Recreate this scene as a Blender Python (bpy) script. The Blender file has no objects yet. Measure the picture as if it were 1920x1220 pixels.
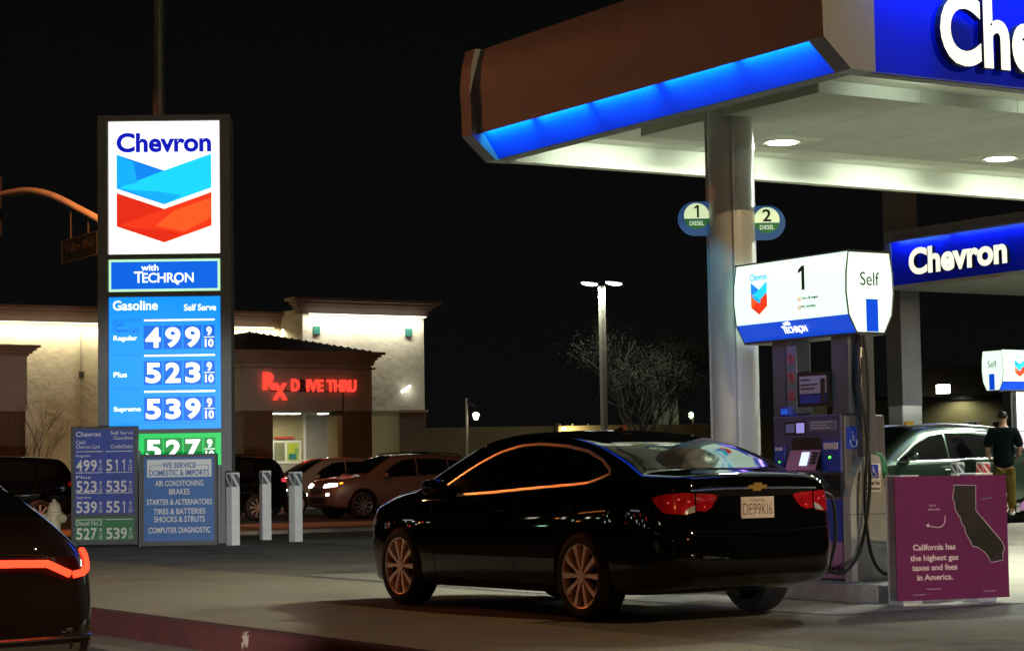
import bpy, bmesh, math, random
import numpy as np
from mathutils import Vector, Matrix
from mathutils.bvhtree import BVHTree
S = bpy.context.scene
COL = S.collection
R = math.radians
PI = math.pi

# ------------------------------------------------------------------ camera, world, exposure
# world axes: +X goes from the street into the station, +Y runs along the street, z = 0 is the pavement
cam = bpy.data.cameras.new('camera'); co = bpy.data.objects.new('camera', cam); COL.objects.link(co)
cam.sensor_width = 36; cam.lens = 75; cam.clip_end = 4000; cam.clip_start = .05
yaw, pitch, roll = R(31.6), math.atan(275/4000), 0.0155
fw = Vector((math.sin(yaw)*math.cos(pitch), math.cos(yaw)*math.cos(pitch), math.sin(pitch)))
rt = Vector((math.cos(yaw), -math.sin(yaw), 0)); up = rt.cross(fw)
rt, up = rt*math.cos(roll)-up*math.sin(roll), up*math.cos(roll)+rt*math.sin(roll)
co.matrix_world = Matrix(((rt.x, up.x, -fw.x, 0), (rt.y, up.y, -fw.y, 0), (rt.z, up.z, -fw.z, 1.15), (0, 0, 0, 1)))
S.camera = co
W = bpy.data.worlds.new("World"); S.world = W; W.use_nodes = True
bg = W.node_tree.nodes['Background']; bg.inputs[0].default_value = (.0032, .0038, .0034, 1); bg.inputs[1].default_value = .95
_tc0 = W.node_tree.nodes.new('ShaderNodeTexCoord'); _sx = W.node_tree.nodes.new('ShaderNodeSeparateXYZ'); _rp = W.node_tree.nodes.new('ShaderNodeValToRGB')
W.node_tree.links.new(_tc0.outputs['Generated'], _sx.inputs[0]); W.node_tree.links.new(_sx.outputs['Z'], _rp.inputs['Fac']); W.node_tree.links.new(_rp.outputs['Color'], bg.inputs[0])
_rp.color_ramp.elements[0].color = (.0034, .0038, .0034, 1); _rp.color_ramp.elements[1].color = (.0016, .0018, .0017, 1); _rp.color_ramp.elements[1].position = .35
S.view_settings.view_transform = 'Standard'; S.view_settings.look = 'None'
S.view_settings.exposure = 0; S.view_settings.gamma = 1
S.cycles.use_denoising = True
S.cycles.max_bounces = 8; S.cycles.diffuse_bounces = 3; S.cycles.glossy_bounces = 4
S.cycles.sample_clamp_indirect = 4; S.cycles.caustics_reflective = False; S.cycles.caustics_refractive = False

SODIUM = (1, .27, .07); COOL = (.90, 1, .84)
def lamp(name, kind, loc, power, color=(1, 1, 1), size=.3, sizey=None, aim=(0, 0, -1), spread=None, angle=None):
    l = bpy.data.lights.new(name, kind); l.energy = power; l.color = color
    if kind == 'AREA':
        l.shape = 'RECTANGLE' if sizey else 'DISK'; l.size = size
        if sizey: l.size_y = sizey
        if spread: l.spread = spread
    else:
        l.shadow_soft_size = size
        if kind == 'SPOT': l.spot_size = angle; l.spot_blend = .6
    o = bpy.data.objects.new(name, l); COL.objects.link(o); o.location = loc
    a = Vector(aim).normalized()
    if kind == 'AREA' and sizey:      # size runs along the horizontal direction square to the aim
        h = Vector((1, 0, 0)) if abs(a.y) > abs(a.x) else Vector((0, 1, 0))
        v = (-a).cross(h).normalized(); h = v.cross(-a)
        o.matrix_world = Matrix(((h.x, v.x, -a.x, loc[0]), (h.y, v.y, -a.y, loc[1]), (h.z, v.z, -a.z, loc[2]), (0, 0, 0, 1)))
    else: o.rotation_euler = a.to_track_quat('-Z', 'Y').to_euler()
    return o

# ------------------------------------------------------------------ materials
def mat(name, c, rough=.6, metal=0, coat=0, vary=.12, scale=6., bump=0., bscale=40., emit=None, es=1., spec=.5, vcol=None, detail=4, bdist=.03):
    m = bpy.data.materials.new(name); m.use_nodes = True
    nt = m.node_tree; b = nt.nodes['Principled BSDF']; N = nt.nodes.new; L = nt.links.new
    b.inputs['Roughness'].default_value = rough; b.inputs['Metallic'].default_value = metal
    b.inputs['Coat Weight'].default_value = coat; b.inputs['Coat Roughness'].default_value = .02
    b.inputs['Specular IOR Level'].default_value = spec
    tc = N('ShaderNodeTexCoord')
    if vary:
        n = N('ShaderNodeTexNoise'); n.inputs['Scale'].default_value = scale; n.inputs['Detail'].default_value = detail; n.inputs['Roughness'].default_value = .65
        L(tc.outputs['Object'], n.inputs['Vector'])
        r = N('ShaderNodeValToRGB'); r.color_ramp.elements[0].position = .3; r.color_ramp.elements[1].position = .7
        lo = vcol or [x*(1-vary) for x in c]
        r.color_ramp.elements[0].color = (*lo, 1); r.color_ramp.elements[1].color = (*[min(1, x*(1+vary)) for x in c], 1)
        L(n.outputs['Fac'], r.inputs['Fac']); L(r.outputs['Color'], b.inputs['Base Color'])
    else: b.inputs['Base Color'].default_value = (*c, 1)
    if bump:
        n2 = N('ShaderNodeTexNoise'); n2.inputs['Scale'].default_value = bscale; n2.inputs['Detail'].default_value = 6
        L(tc.outputs['Object'], n2.inputs['Vector'])
        bp = N('ShaderNodeBump'); bp.inputs['Strength'].default_value = bump; bp.inputs['Distance'].default_value = bdist
        L(n2.outputs['Fac'], bp.inputs['Height']); L(bp.outputs['Normal'], b.inputs['Normal'])
    if emit:
        b.inputs['Emission Color'].default_value = (*emit, 1); b.inputs['Emission Strength'].default_value = es
    return m
def ground_mat(name, c, dark, scale, stain, bump=.5, rough=.85, joints=None, jdark=.35, chips=None):
    """Concrete or asphalt: fine grain, broad patches, oil stains and (for concrete) joints cut on a grid."""
    m = mat(name, c, rough, 0, 0, 0, bump=bump, bscale=70, spec=.3)
    nt = m.node_tree; b = nt.nodes['Principled BSDF']; N = nt.nodes.new; L = nt.links.new
    tc = [n for n in nt.nodes if n.type == 'TEX_COORD'][0]
    def noise(s, d, lo, hi):
        n = N('ShaderNodeTexNoise'); n.inputs['Scale'].default_value = s; n.inputs['Detail'].default_value = d; n.inputs['Roughness'].default_value = .6
        L(tc.outputs['Object'], n.inputs['Vector'])
        r = N('ShaderNodeMapRange'); r.inputs[1].default_value = lo; r.inputs[2].default_value = hi
        L(n.outputs['Fac'], r.inputs[0]); return r.outputs[0]
    def mix(f, a, bb):
        x = N('ShaderNodeMix'); x.data_type = 'RGBA'
        L(f, x.inputs['Factor']) if not isinstance(f, float) else setattr(x.inputs['Factor'], 'default_value', f)
        for sk, v in ((x.inputs[6], a), (x.inputs[7], bb)):
            if isinstance(v, tuple): sk.default_value = (*v, 1)
            else: L(v, sk)
        return x.outputs[2]
    col = mix(noise(scale, 8, .35, .65), dark, c)
    col = mix(noise(60, 4, .32, .72), tuple(x*.5 for x in c), col)
    sp = noise(.55, 5, .56, .68)
    ms = N('ShaderNodeMath'); ms.operation = 'MULTIPLY'; ms.inputs[1].default_value = stain; L(sp, ms.inputs[0])
    col = mix(ms.outputs[0], col, tuple(x*.35 for x in dark))
    if joints:
        br = N('ShaderNodeTexBrick'); br.offset = 0; br.inputs['Mortar Size'].default_value = .006; br.inputs['Scale'].default_value = 1
        br.inputs['Brick Width'].default_value = joints[0]; br.inputs['Row Height'].default_value = joints[1]
        br.inputs['Color1'].default_value = br.inputs['Color2'].default_value = (0, 0, 0, 1); br.inputs['Mortar'].default_value = (1, 1, 1, 1)
        L(tc.outputs['Object'], br.inputs['Vector'])
        m2 = N('ShaderNodeMath'); m2.operation = 'MULTIPLY'; m2.inputs[1].default_value = 1-jdark; L(br.outputs['Color'], m2.inputs[0])
        col = mix(m2.outputs[0], col, tuple(x*.3 for x in c))
    if chips: col = mix(noise(2.2, 8, .665, .675), col, chips)
    L(col, b.inputs['Base Color']); return m
def emi(name, c, s=1., base=None):
    m = mat(name, base or [x*.6 for x in c], .35, vary=0, emit=c, es=s); return m

ASPHALT = ground_mat('asphalt', (.29, .255, .215), (.15, .13, .11), .8, .85)
ROADM = ground_mat('road_asphalt', (.07, .066, .06), (.045, .042, .04), .6, .4)
CONC = ground_mat('concrete', (.42, .355, .255), (.31, .265, .195), .9, .35, joints=(1.25, 1.52))
PADC = ground_mat('pad_concrete', (.40, .36, .30), (.27, .245, .205), .7, .65, joints=(3.2, 3.2))
ISLC = mat('island_concrete', (.30, .29, .28), .7, vary=.25, scale=5, bump=.2)
GUTTER = ground_mat('gutter_concrete', (.26, .23, .19), (.17, .15, .12), 2, .5)
REDK = ground_mat('red_kerb_paint', (.082, .014, .012), (.035, .008, .007), 2.2, .3, chips=(.24, .19, .15))
KERBC = mat('kerb_concrete', (.24, .2, .16), .8, vary=.25, scale=3, bump=.2)
DIRT = mat('far_ground', (.045, .045, .04), .9, vary=.2, scale=.1)
WHITEP = mat('white_paint', (.74, .74, .72), .5, vary=.05)
POLE_S = mat('galvanised_steel', (.16, .17, .17), .5, .6, vary=.12, scale=3)
DARKG = mat('dark_grey_metal', (.055, .058, .062), .5, .3, vary=.1)
SIGNGREY = mat('sign_frame_grey', (.13, .14, .15), .55, .2, vary=.1)
BLACKM = mat('black_plastic', (.012, .012, .013), .45, vary=.1)
RUBBER = mat('rubber', (.012, .012, .012), .7, vary=.15, scale=30)
CHROME = mat('chrome', (.72, .72, .72), .22, 1, vary=.05)
SATIN = mat('satin_trim', (.92, .76, .62), .38, 1, vary=.03)
ALLOY = mat('alloy', (.92, .72, .58), .50, 1, vary=.06, scale=10)
ALLOYD = mat('alloy_pocket', (.05, .05, .05), .5, .5, vary=.1)
GLASSD = mat('tinted_glass', (.005, .006, .006), .012, 0, vary=0, spec=.5)
GLASSR = mat('rear_glass', (.012, .014, .012), .05, 0, coat=0, vary=.15, scale=2, spec=.8)
WELL = mat('wheel_well', (.006, .006, .006), .9, vary=.1)
PAINTK = mat('black_car_paint', (.0025, .0024, .0024), .6, 0, 1, vary=.05, spec=.0)
PAINTB = mat('bronze_car_paint', (.17, .115, .10), .35, .35, 1, vary=.06, scale=20)
PAINTS = mat('silver_car_paint', (.36, .36, .33), .35, .4, 1, vary=.05)
PAINTG = mat('dark_green_car_paint', (.035, .060, .040), .25, .6, 1, vary=.05)
PAINTR = mat('maroon_black_car_paint', (.012, .005, .005), .6, 0, 1, vary=.05, spec=.05)
REDLENS = mat('red_lens', (.35, .008, .012), .12, 0, 1, vary=.35, scale=18, emit=(.5, .0, .005), es=.07, vcol=(.16, .004, .006))
CLEARLENS = mat('clear_lens', (.5, .5, .5), .1, .3, 1, vary=.3, scale=20)
REDGLOW = emi('red_led', (1, .055, .02), 2.6)
HEADGLOW = emi('headlight_glow', (1, 1, 1), 9)
AMBER = emi('amber_glow', (1, .35, .02), 3)
W_LED = emi('white_tube', (.92, 1, .90), 8)
LIPM = mat('soffit_lip_grey', (.17, .18, .16), .6, vary=.1)
CEILM = mat('ceiling_deck', (.50, .54, .46), .55, vary=.14, scale=.9)  # toned darker than the soffit, so the perimeter strip looks more brightly lit
CANOPYW = mat('canopy_white', (.74, .78, .66), .5, vary=.07, scale=1.5)
FASCIAM = mat('fascia_panel', (.27, .29, .32), .55, vary=.05, scale=4, bump=.05, bscale=200)
FBLUE = mat('fascia_blue', (.006, .022, .82), .35, vary=.04, scale=2, emit=(.0, .004, .16), es=.35)
BLUEBAND = mat('blue_band', (.004, .12, .92), .3, vary=.05, scale=2, emit=(.0, .012, .9), es=.42)
LET_W = emi('letter_white', (1, 1, .80), 1.05)
LET_SIDE = mat('letter_return', (.02, .025, .06), .5, vary=.05)
COLM = mat('column_paint', (.60, .60, .58), .33, 0, .3, vary=.05, scale=2)
BOXW = emi('box_white', (.74, 1, .78), 1.2)
BOXB = emi('box_blue', (.004, .07, .72), .85)
SIGNW = emi('sign_white', (1, 1, .90), 1.25)
S_BLUE = emi('sign_panel_blue', (.006, .29, 1), 1.05)
S_BLUE2 = emi('sign_panel_mid_blue', (.004, .13, .78), 1.0)
S_TILE = emi('sign_digit_tile', (.003, .135, .70), 1.0)
S_GREEN = emi('sign_panel_green', (.004, .55, .10), .95)
S_GTILE = emi('sign_green_tile', (.0, .24, .035), .9)
S_WHITE = emi('sign_digit_white', (.95, 1, 1), 1.4)
S_NAVY = emi('sign_letter_blue', (.004, .012, .62), .8)
S_NAVYT = emi('sign_letter_faint', (.004, .07, .55), .9)
C_CYAN = emi('logo_cyan', (.012, .68, 1), 1.); C_BLUE = emi('logo_blue', (.006, .27, 1), .9); C_SKY = emi('logo_sky', (.008, .46, 1), .95)
C_RED = emi('logo_red', (.93, .045, .012), .95); C_ORNG = emi('logo_orange', (.96, .115, .02), .95); C_DRED = emi('logo_deep_red', (.85, .03, .010), .9)
RIMGREEN = emi('panel_edge_green', (.55, 1, .62), 1.0)
INK = mat('black_ink', (.01, .01, .012), .6, vary=0)
INKRED = mat('red_ink', (.75, .06, .03), .6, vary=0, emit=(.8, .12, .05), es=.5)
DIMBLUE = mat('painted_blue', (.014, .045, .32), .5, vary=.1, scale=8)
SVCBLUE = mat('service_blue', (.016, .11, .36), .5, vary=.1, scale=5)
DIMGREEN = mat('painted_green', (.008, .16, .045), .5, vary=.1)
DIMWHITE = mat('painted_white_letters', (.62, .63, .62), .5, vary=.1, scale=60)
PURPLE = mat('purple_board', (.135, .014, .098), .38, vary=.12, scale=3)
CHARCOAL = mat('charcoal_print', (.022, .018, .022), .4, vary=.5, scale=3)
PALEPINK = mat('pale_print', (.66, .54, .62), .5, vary=.05)
BOLL = mat('bollard_white', (.66, .67, .68), .5, vary=.1, scale=7)
STRIPE_D = mat('stripe_grey', (.09, .10, .12), .5, vary=.1)
STRIPE_R = mat('stripe_red', (.55, .05, .05), .5, vary=.1)
HYDR = mat('hydrant_paint', (.62, .54, .36), .55, vary=.2, scale=12, bump=.2)
PUMPGREY = mat('pump_grey', (.095, .095, .105), .5, vary=.12, scale=6)
PUMPSILV = mat('pump_end_panel', (.36, .36, .345), .5, .2, vary=.14, scale=5, bump=.1, bscale=120)
PUMPVIO = mat('violet_lit_panel', (.085, .07, .17), .45, vary=.12)  # violet light falling on the pump is put into this panel colour
PUMPPINK = mat('pump_pink', (.36, .16, .32), .45, vary=.15)
PUMPBLUE = mat('pump_blue', (.02, .05, .42), .4, vary=.1)
STUCCO = mat('stucco', (.54, .50, .40), .9, vary=.12, scale=1.2, bump=.7, bscale=4.5, bdist=.03)
STUCCOG = mat('grey_stucco', (.31, .30, .27), .9, vary=.08, scale=1, bump=.35, bscale=5)
TANM = mat('tan_panel', (.42, .37, .22), .85, vary=.08, bump=.3, bscale=20)
BROWNM = mat('brown_stone', (.115, .075, .052), .85, vary=.25, scale=9, bump=.4, bscale=14)
CORNM = mat('cornice', (.24, .17, .14), .8, vary=.1, scale=2)
TILEM = mat('roof_tile', (.035, .030, .026), .8, vary=.35, scale=3, bump=.5, bscale=12)
WARMTUBE = emi('warm_tube', (1, .93, .62), 2.2)
NEON = emi('red_letter', (1, .05, .03), 1.5)
NEONOFF = mat('dead_letter', (.06, .012, .012), .5, vary=0)
BARK = mat('bark', (.045, .040, .028), .9, vary=.3, scale=20)
LEAFM = mat('dry_leaf', (.022, .021, .010), .8, vary=.4, scale=3)
BLOCKW = mat('block_wall', (.24, .19, .10), .9, vary=.15, scale=2, bump=.4, bscale=6)
HOUSEW = mat('house_wall', (.30, .28, .14), .9, vary=.12, scale=1, bump=.3, bscale=8)
SIGNGREEN = mat('street_sign_green', (.003, .009, .008), .5, vary=.1)
SKIN = mat('skin', (.30, .16, .10), .55, vary=.08)
HAIR = mat('hair', (.010, .008, .007), .7, vary=.2, scale=60)
SHIRT = mat('dark_shirt', (.004, .008, .008), .95, vary=.2, scale=8, spec=.05)
SHORTS = mat('olive_shorts', (.085, .062, .016), .95, vary=.5, scale=9, spec=.05)
SHOE = mat('white_shoe', (.6, .6, .58), .6, vary=.05)

# ------------------------------------------------------------------ mesh building
class MB:
    def __init__(s): s.v = []; s.f = []; s.mi = []; s.mats = []; s.M = Matrix(); s.sm = []
    def slot(s, m):
        if m not in s.mats: s.mats.append(m)
        return s.mats.index(m)
    def add(s, vs, fs, m, smooth=False):
        o = len(s.v); k = s.slot(m)
        s.v += [tuple(s.M @ Vector(p)) for p in vs]
        for f in fs: s.f.append([i+o for i in f]); s.mi.append(k); s.sm.append(smooth)
        return s
    def box(s, x0, x1, y0, y1, z0, z1, m, bev=0.):
        if bev:
            b = min(bev, (x1-x0)*.45, (y1-y0)*.45, (z1-z0)*.45)
            bm = bmesh.new(); bmesh.ops.create_cube(bm, size=1)
            for q in bm.verts: q.co = ((x0+x1)/2+q.co.x*(x1-x0), (y0+y1)/2+q.co.y*(y1-y0), (z0+z1)/2+q.co.z*(z1-z0))
            bmesh.ops.bevel(bm, geom=bm.edges[:], offset=b, segments=2, affect='EDGES', profile=.5)
            bm.verts.index_update()
            s.add([q.co[:] for q in bm.verts], [[q.index for q in f.verts] for f in bm.faces], m); bm.free(); return s
        vs = [(x, y, z) for x in (x0, x1) for y in (y0, y1) for z in (z0, z1)]
        return s.add(vs, [(0, 1, 3, 2), (4, 6, 7, 5), (0, 4, 5, 1), (2, 3, 7, 6), (0, 2, 6, 4), (1, 5, 7, 3)], m)
    def prism(s, pts, y0, y1, m, msides=None):
        """2D outline (x, z), anticlockwise seen from -y, extruded from y0 (front) to y1."""
        n = len(pts)
        s.add([(x, y0, z) for x, z in pts], [list(range(n))], m)
        vs = [(x, y0, z) for x, z in pts]+[(x, y1, z) for x, z in pts]
        s.add(vs, [(i, i+n, (i+1) % n+n, (i+1) % n) for i in range(n)]+[list(range(2*n-1, n-1, -1))], msides or m)
        return s
    def tube(s, pts, r, m, n=8, closed=False, caps=True):
        pts = [Vector(p) for p in pts]; N = len(pts); rr = r if isinstance(r, (list, tuple)) else [r]*N
        vs = []; fs = []; nrm = None
        for i, p in enumerate(pts):
            a = pts[(i-1) % N] if (i or closed) else p; b = pts[(i+1) % N] if (i < N-1 or closed) else p
            t = (b-a).normalized()
            if nrm is None: nrm = t.orthogonal().normalized()
            nrm = (nrm-t*nrm.dot(t)).normalized(); bn = t.cross(nrm)
            for k in range(n):
                an = 2*PI*k/n; vs.append(p+(nrm*math.cos(an)+bn*math.sin(an))*rr[i])
        for i in range(N if closed else N-1):
            j = (i+1) % N
            for k in range(n): fs.append((i*n+k, i*n+(k+1) % n, j*n+(k+1) % n, j*n+k))
        if caps and not closed: fs += [list(range(n-1, -1, -1)), [(N-1)*n+k for k in range(n)]]
        return s.add(vs, fs, m, True)
    def lathe(s, prof, m, n=24, axis='z', smooth=True):
        vs = []; fs = []; P = len(prof)
        for k in range(n):
            a = 2*PI*k/n; c, q = math.cos(a), math.sin(a)
            for r, h in prof: vs.append((r*c, r*q, h) if axis == 'z' else (h, r*c, r*q))
        for k in range(n):
            j = (k+1) % n
            for i in range(P-1): fs.append((k*P+i, j*P+i, j*P+i+1, k*P+i+1))
        return s.add(vs, fs, m, smooth)
    def text(s, body, x, z, w, h, m, y=0., th=.004, bold=0., align='L', mside=None, sp=1.):
        """Lettering in the xz plane facing -y, fitted to width w and height h; (x, z) is its left, centre or right bottom."""
        vs, fs, fl = text_geo(body, bold, sp)
        x0 = {'L': x, 'C': x-w/2, 'R': x-w}[align]
        V = [(x0+a*w, y-(th if c > .5 else 0), z+b*h) for a, b, c in vs]
        s.add(V, [f for f, q in zip(fs, fl) if q], m); s.add(V, [f for f, q in zip(fs, fl) if not q], mside or m); return s
    def build(s, name, parent=None, loc=None, rz=0.):
        me = bpy.data.meshes.new(name); me.from_pydata(s.v, [], s.f)
        for m in s.mats: me.materials.append(m)
        me.polygons.foreach_set('material_index', s.mi); me.polygons.foreach_set('use_smooth', s.sm); me.update()
        if any(s.sm): me.set_sharp_from_angle(angle=R(40))
        o = bpy.data.objects.new(name, me); COL.objects.link(o)
        if parent: o.parent = parent
        if loc: o.location = loc
        o.rotation_euler.z = rz
        return o
_tc = {}
def text_geo(body, bold, sp=1.):
    k = (body, bold, sp)
    if k in _tc: return _tc[k]
    if body == '1':
        q = [(.55, 0), (1, 0), (1, 1), (.62, 1), (0, .84), (0, .70), (.55, .80)]; n = 7
        vs = [(x, z, 1) for x, z in q]+[(x, z, 0) for x, z in q]
        _tc[k] = (vs, [list(range(n))]+[(i, i+n, (i+1) % n+n, (i+1) % n) for i in range(n)], [True]+[False]*n); return _tc[k]
    cu = bpy.data.curves.new('t', 'FONT'); cu.body = body; cu.extrude = .5; cu.offset = bold; cu.resolution_u = 5; cu.space_character = sp
    cu.space_line = 1.0; cu.align_x = 'CENTER' if '\n' in body else 'LEFT'
    o = bpy.data.objects.new('t', cu); COL.objects.link(o)
    dg = bpy.context.evaluated_depsgraph_get(); me = bpy.data.meshes.new_from_object(o.evaluated_get(dg))
    V = np.array([v.co[:] for v in me.vertices]); lo, hi = V.min(0), V.max(0); V = (V-lo)/np.maximum(hi-lo, 1e-6)
    fs = [list(p.vertices) for p in me.polygons]; fl = [p.normal.z > .5 for p in me.polygons]
    bpy.data.objects.remove(o); bpy.data.curves.remove(cu); bpy.data.meshes.remove(me)
    _tc[k] = ([tuple(v) for v in V], fs, fl); return _tc[k]
def tag(o, label=None, cat=None, group=None, kind=None):
    for k, v in (('label', label), ('category', cat), ('group', group), ('kind', kind)):
        if v: o[k] = v
    return o
def thing(name, label, cat, loc=(0, 0, 0), rz=0., group=None):
    o = bpy.data.objects.new(name, None); COL.objects.link(o); o.empty_display_size = .1
    o.location = loc; o.rotation_euler.z = rz; return tag(o, label, cat, group)
def copy_tree(o, parent=None):
    c = o.copy(); COL.objects.link(c)
    if parent: c.parent = parent
    for ch in o.children: copy_tree(ch, c)
    return c
def smoothline(pts, n=8):
    P = [Vector(p) for p in pts]; out = []
    for i in range(len(P)-1):
        a, b, c, d = P[max(i-1, 0)], P[i], P[i+1], P[min(i+2, len(P)-1)]
        for k in range(n):
            t = k/n; out.append(.5*((2*b)+(c-a)*t+(2*a-5*b+4*c-d)*t*t+(3*b-a-3*c+d)*t**3))
    out.append(P[-1]); return out

# ------------------------------------------------------------------ ground
def rise(x, y):
    t = min(1, max(0, (x-14.5)/9)); u = min(1, max(0, (40-y)/9)); u = u*u*(3-2*u)
    return .15*t*t*(3-2*t)*u
def sheet(name, m, xs, ys, z, kind='structure', f=True):
    b = MB(); vs = [(x, y, z+(rise(x, y) if f else 0)) for x in xs for y in ys]; n = len(ys)
    b.add(vs, [(i*n+j, (i+1)*n+j, (i+1)*n+j+1, i*n+j+1) for i in range(len(xs)-1) for j in range(n-1)], m, True)
    return tag(b.build(name), kind=kind)
sheet('ground', DIRT, [-1500, 1500], [-1500, 1500], -.32, f=False)
sheet('street', ROADM, [-60, 6.25], [-200, 600], -.225, f=False)
b = MB(); b.add([(6.25, -60, -.223), (6.25, 60, -.223), (6.71, 60, -.20), (6.71, -60, -.20)], [(0, 3, 2, 1)], GUTTER); tag(b.build('gutter'), kind='structure')
b = MB(); pr = [(6.70, -.3), (6.71, -.05), (6.725, -.015), (6.75, 0), (6.86, .004), (6.86, -.3)]
b.add([(x, y, z) for y in (-40, 12.0) for x, z in pr], [(i, i+6, i+7, i+1) for i in range(5)], KERBC, True)
b.add([(x, y, z) for y in (12.0, 44) for x, z in pr], [(i, i+6, i+7, i+1) for i in range(5)], REDK, True)
tag(b.build('kerb'), kind='structure')
L_ = lambda a, c, n: [a+(c-a)*i/n for i in range(n+1)]
sheet('sidewalk', CONC, [6.86, 8.7, 10.7], L_(14.0, 45, 20), .0, f=False)
sheet('driveway_apron', CONC, [6.86, 8.7], [-40, 14.0], .0, f=False)
lot = sheet('station_lot', ASPHALT, [8.7, 10.7]+L_(11, 30, 24)+[45, 120], L_(-40, 0, 4)[:-1]+L_(0, 42, 42), -.004)
sheet('forecourt_pad', PADC, [10.9]+L_(11, 26, 20)+[40], L_(13.0, 22.5, 10), .002)
sheet('forecourt_pad', PADC, L_(16, 40, 24), L_(22.5, 34, 12), .003)
# cross street beyond the station, with its pavements and kerbs
b = MB(); b.box(11, 200, 38.9, 39.05, -.1, .07, KERBC); tag(b.build('kerb'), kind='structure')
sheet('sidewalk', GUTTER, [11, 200], [39.05, 44.0], .06, f=False)
b = MB(); b.box(11, 200, 44.0, 44.15, -.1, .075, KERBC); tag(b.build('kerb'), kind='structure')
sheet('street', ROADM, [-60, 400], [44.15, 59.5], -.01, f=False)
b = MB(); b.box(11, 400, 59.5, 59.65, -.1, .12, KERBC); tag(b.build('kerb'), kind='structure')
sheet('parking_lot', PADC, [11, 400], [59.65, 300], .05, f=False)

# ------------------------------------------------------------------ near canopy
CX0, CY0, CY1, CZ = 11.40, 13.25, 19.0, 4.40      # left edge, front, back, underside of the fascia
CX1 = 30.0
cn = thing('fuel_canopy', 'large fuel canopy on a round pale column, tan fascia with blue glowing band', 'canopy', (CX0, CY0, 0))
W_, D_ = CX1-CX0, CY1-CY0
# left fascia: curved tan panel over a blue band that leans in (profile in x = outward, z)
prof = [(-.17, 5.52), (-.22, 5.35), (-.245, 5.1), (-.23, 4.9), (-.225, 4.635)]
b = MB(); n = len(prof)
for y0, y1 in ((.0, 1.35), (1.354, 2.95), (2.954, 4.55), (4.554, 5.55)):
    b.add([(x, y, z) for y in (y0, y1) for x, z in prof], [(i, i+1, i+1+n, i+n) for i in range(n-1)], FASCIAM, True)
b.add([(.15, 0, 5.52), (.15, 5.7, 5.52), (-.17, 5.7, 5.52), (-.17, 0, 5.52)], [(0, 1, 2, 3)], FASCIAM)
b.build('fascia', cn)
b = MB()
capp = [(.10, 5.53), (-.23, 5.53), (-.28, 5.35), (-.305, 5.1), (-.29, 4.9), (-.285, 4.63), (.0, 4.385), (.25, 4.385), (.25, 4.42)]
for y0, y1 in ((-.06, .14), (5.55, 5.75)):
    b = MB(); q = capp if y0 > 1 else capp[:-2]+[(.26, 4.385), (.26, 5.53)]
    b.prism([(x, z) for x, z in q], y0, y1, FASCIAM); b.build('fascia_end', cn)
b = MB()
for y0, y1 in ((.14, 1.78), (1.784, 3.55), (3.554, 5.55)):
    b.add([(-.145, y0, 4.665), (-.145, y1, 4.665), (.035, y1, 4.40), (.035, y0, 4.40)], [(0, 1, 2, 3)], BLUEBAND)
b.build('light_band', cn)
for k, (y0, y1) in enumerate(((.2, 1.2), (1.3, 2.35), (2.5, 3.5), (3.62, 4.5), (4.62, 5.5))):
    lamp('blue_led', 'AREA', (CX0-.20, CY0+(y0+y1)/2, 4.672), 4.5, (.015, .62, 1), y1-y0, .03, aim=(1, 0, -.8), spread=R(130))
# front blue fascia
b = MB()
for x0, x1 in ((.12, 3.6), (3.604, 7.2), (7.204, 10.8), (10.804, W_)):
    b.box(x0, x1, 0, .06, 4.40, 5.62, FBLUE)
b.build('blue_fascia', cn)
b = MB(); b.text('Chevron', .93, 4.50, 2.42, .62, LET_W, y=-.05, th=.07, bold=.035, mside=LET_SIDE, sp=1.02); b.build('lettering', cn)
b = MB(); b.box(.12, W_, -.22, .0, 5.60, 5.66, FASCIAM); b.build('light_shelf', cn)
for x in (1.2, 3.4, 5.6): lamp('blue_led', 'AREA', (CX0+x, CY0-.17, 5.58), 12, (.10, .30, 1), 2.1, .04, aim=(0, .30, -1), spread=R(80))
# lips, soffit and ceiling
b = MB()
b.box(.12, W_, .06, .20, CZ-.005, CZ+.25, LIPM)
b.box(.045, .22, .20, D_-.0, CZ-.002, CZ+.25, LIPM)
b.box(.22, W_, D_-.14, D_, CZ-.006, CZ+.25, CANOPYW)
b.build('soffit_lip', cn)
b = MB(); b.box(.22, W_, .20, D_-.14, CZ+.25, CZ+.30, CANOPYW)
b.build('soffit', cn)
b = MB()
for x in L_(1.0, W_-.3, 14)[:-1]:
    for y0, y1 in ((1.55, 3.1), (3.108, 4.35)): b.box(x, x+(W_-1.3)/14-.008, y0, y1, CZ+.13, CZ+.25, CEILM)
b.build('ceiling_panel', cn)
b = MB(); b.box(.3, W_, .3, D_-.2, CZ+.32, CZ+1.0, FASCIAM); b.build('roof', cn)
LIGHTS = [(13.9, 17.2), (16.85, 17.06), (19.9, 17.0), (23, 16.5)]
for x, y in LIGHTS:
    f = MB(); f.box(-.33, .33, -.33, .33, .016, .03, CANOPYW, .01); f.lathe([(.0, .012), (.17, .012), (.20, .0), (.21, .02)], CANOPYW, 24); fo = f.build('ceiling_light', cn, (x-CX0, y-CY0, CZ+.108))
    d = MB(); d.lathe([(.001, .0), (.15, .0)], W_LED, 24); d.build('lens', fo, (0, 0, -.006))
    lamp('canopy_lamp', 'AREA', (x, y, CZ+.09), 400, COOL, .34)
for x in (13.2, 15.2, 17.4): lamp('canopy_lamp', 'AREA', (x, CY0+1.15, CZ+.23), 2.2, COOL, .8, .05, aim=(0, 1, -.12))  # added lamps without fixtures, brightening the front step of the ceiling
for x in (12.7, 14.5, 16.6, 18.6, 20.6): lamp('canopy_lamp', 'AREA', (x, CY1-.5, CZ+.22), 7, COOL, 1.3, .1, aim=(0, .45, -1))
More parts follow.
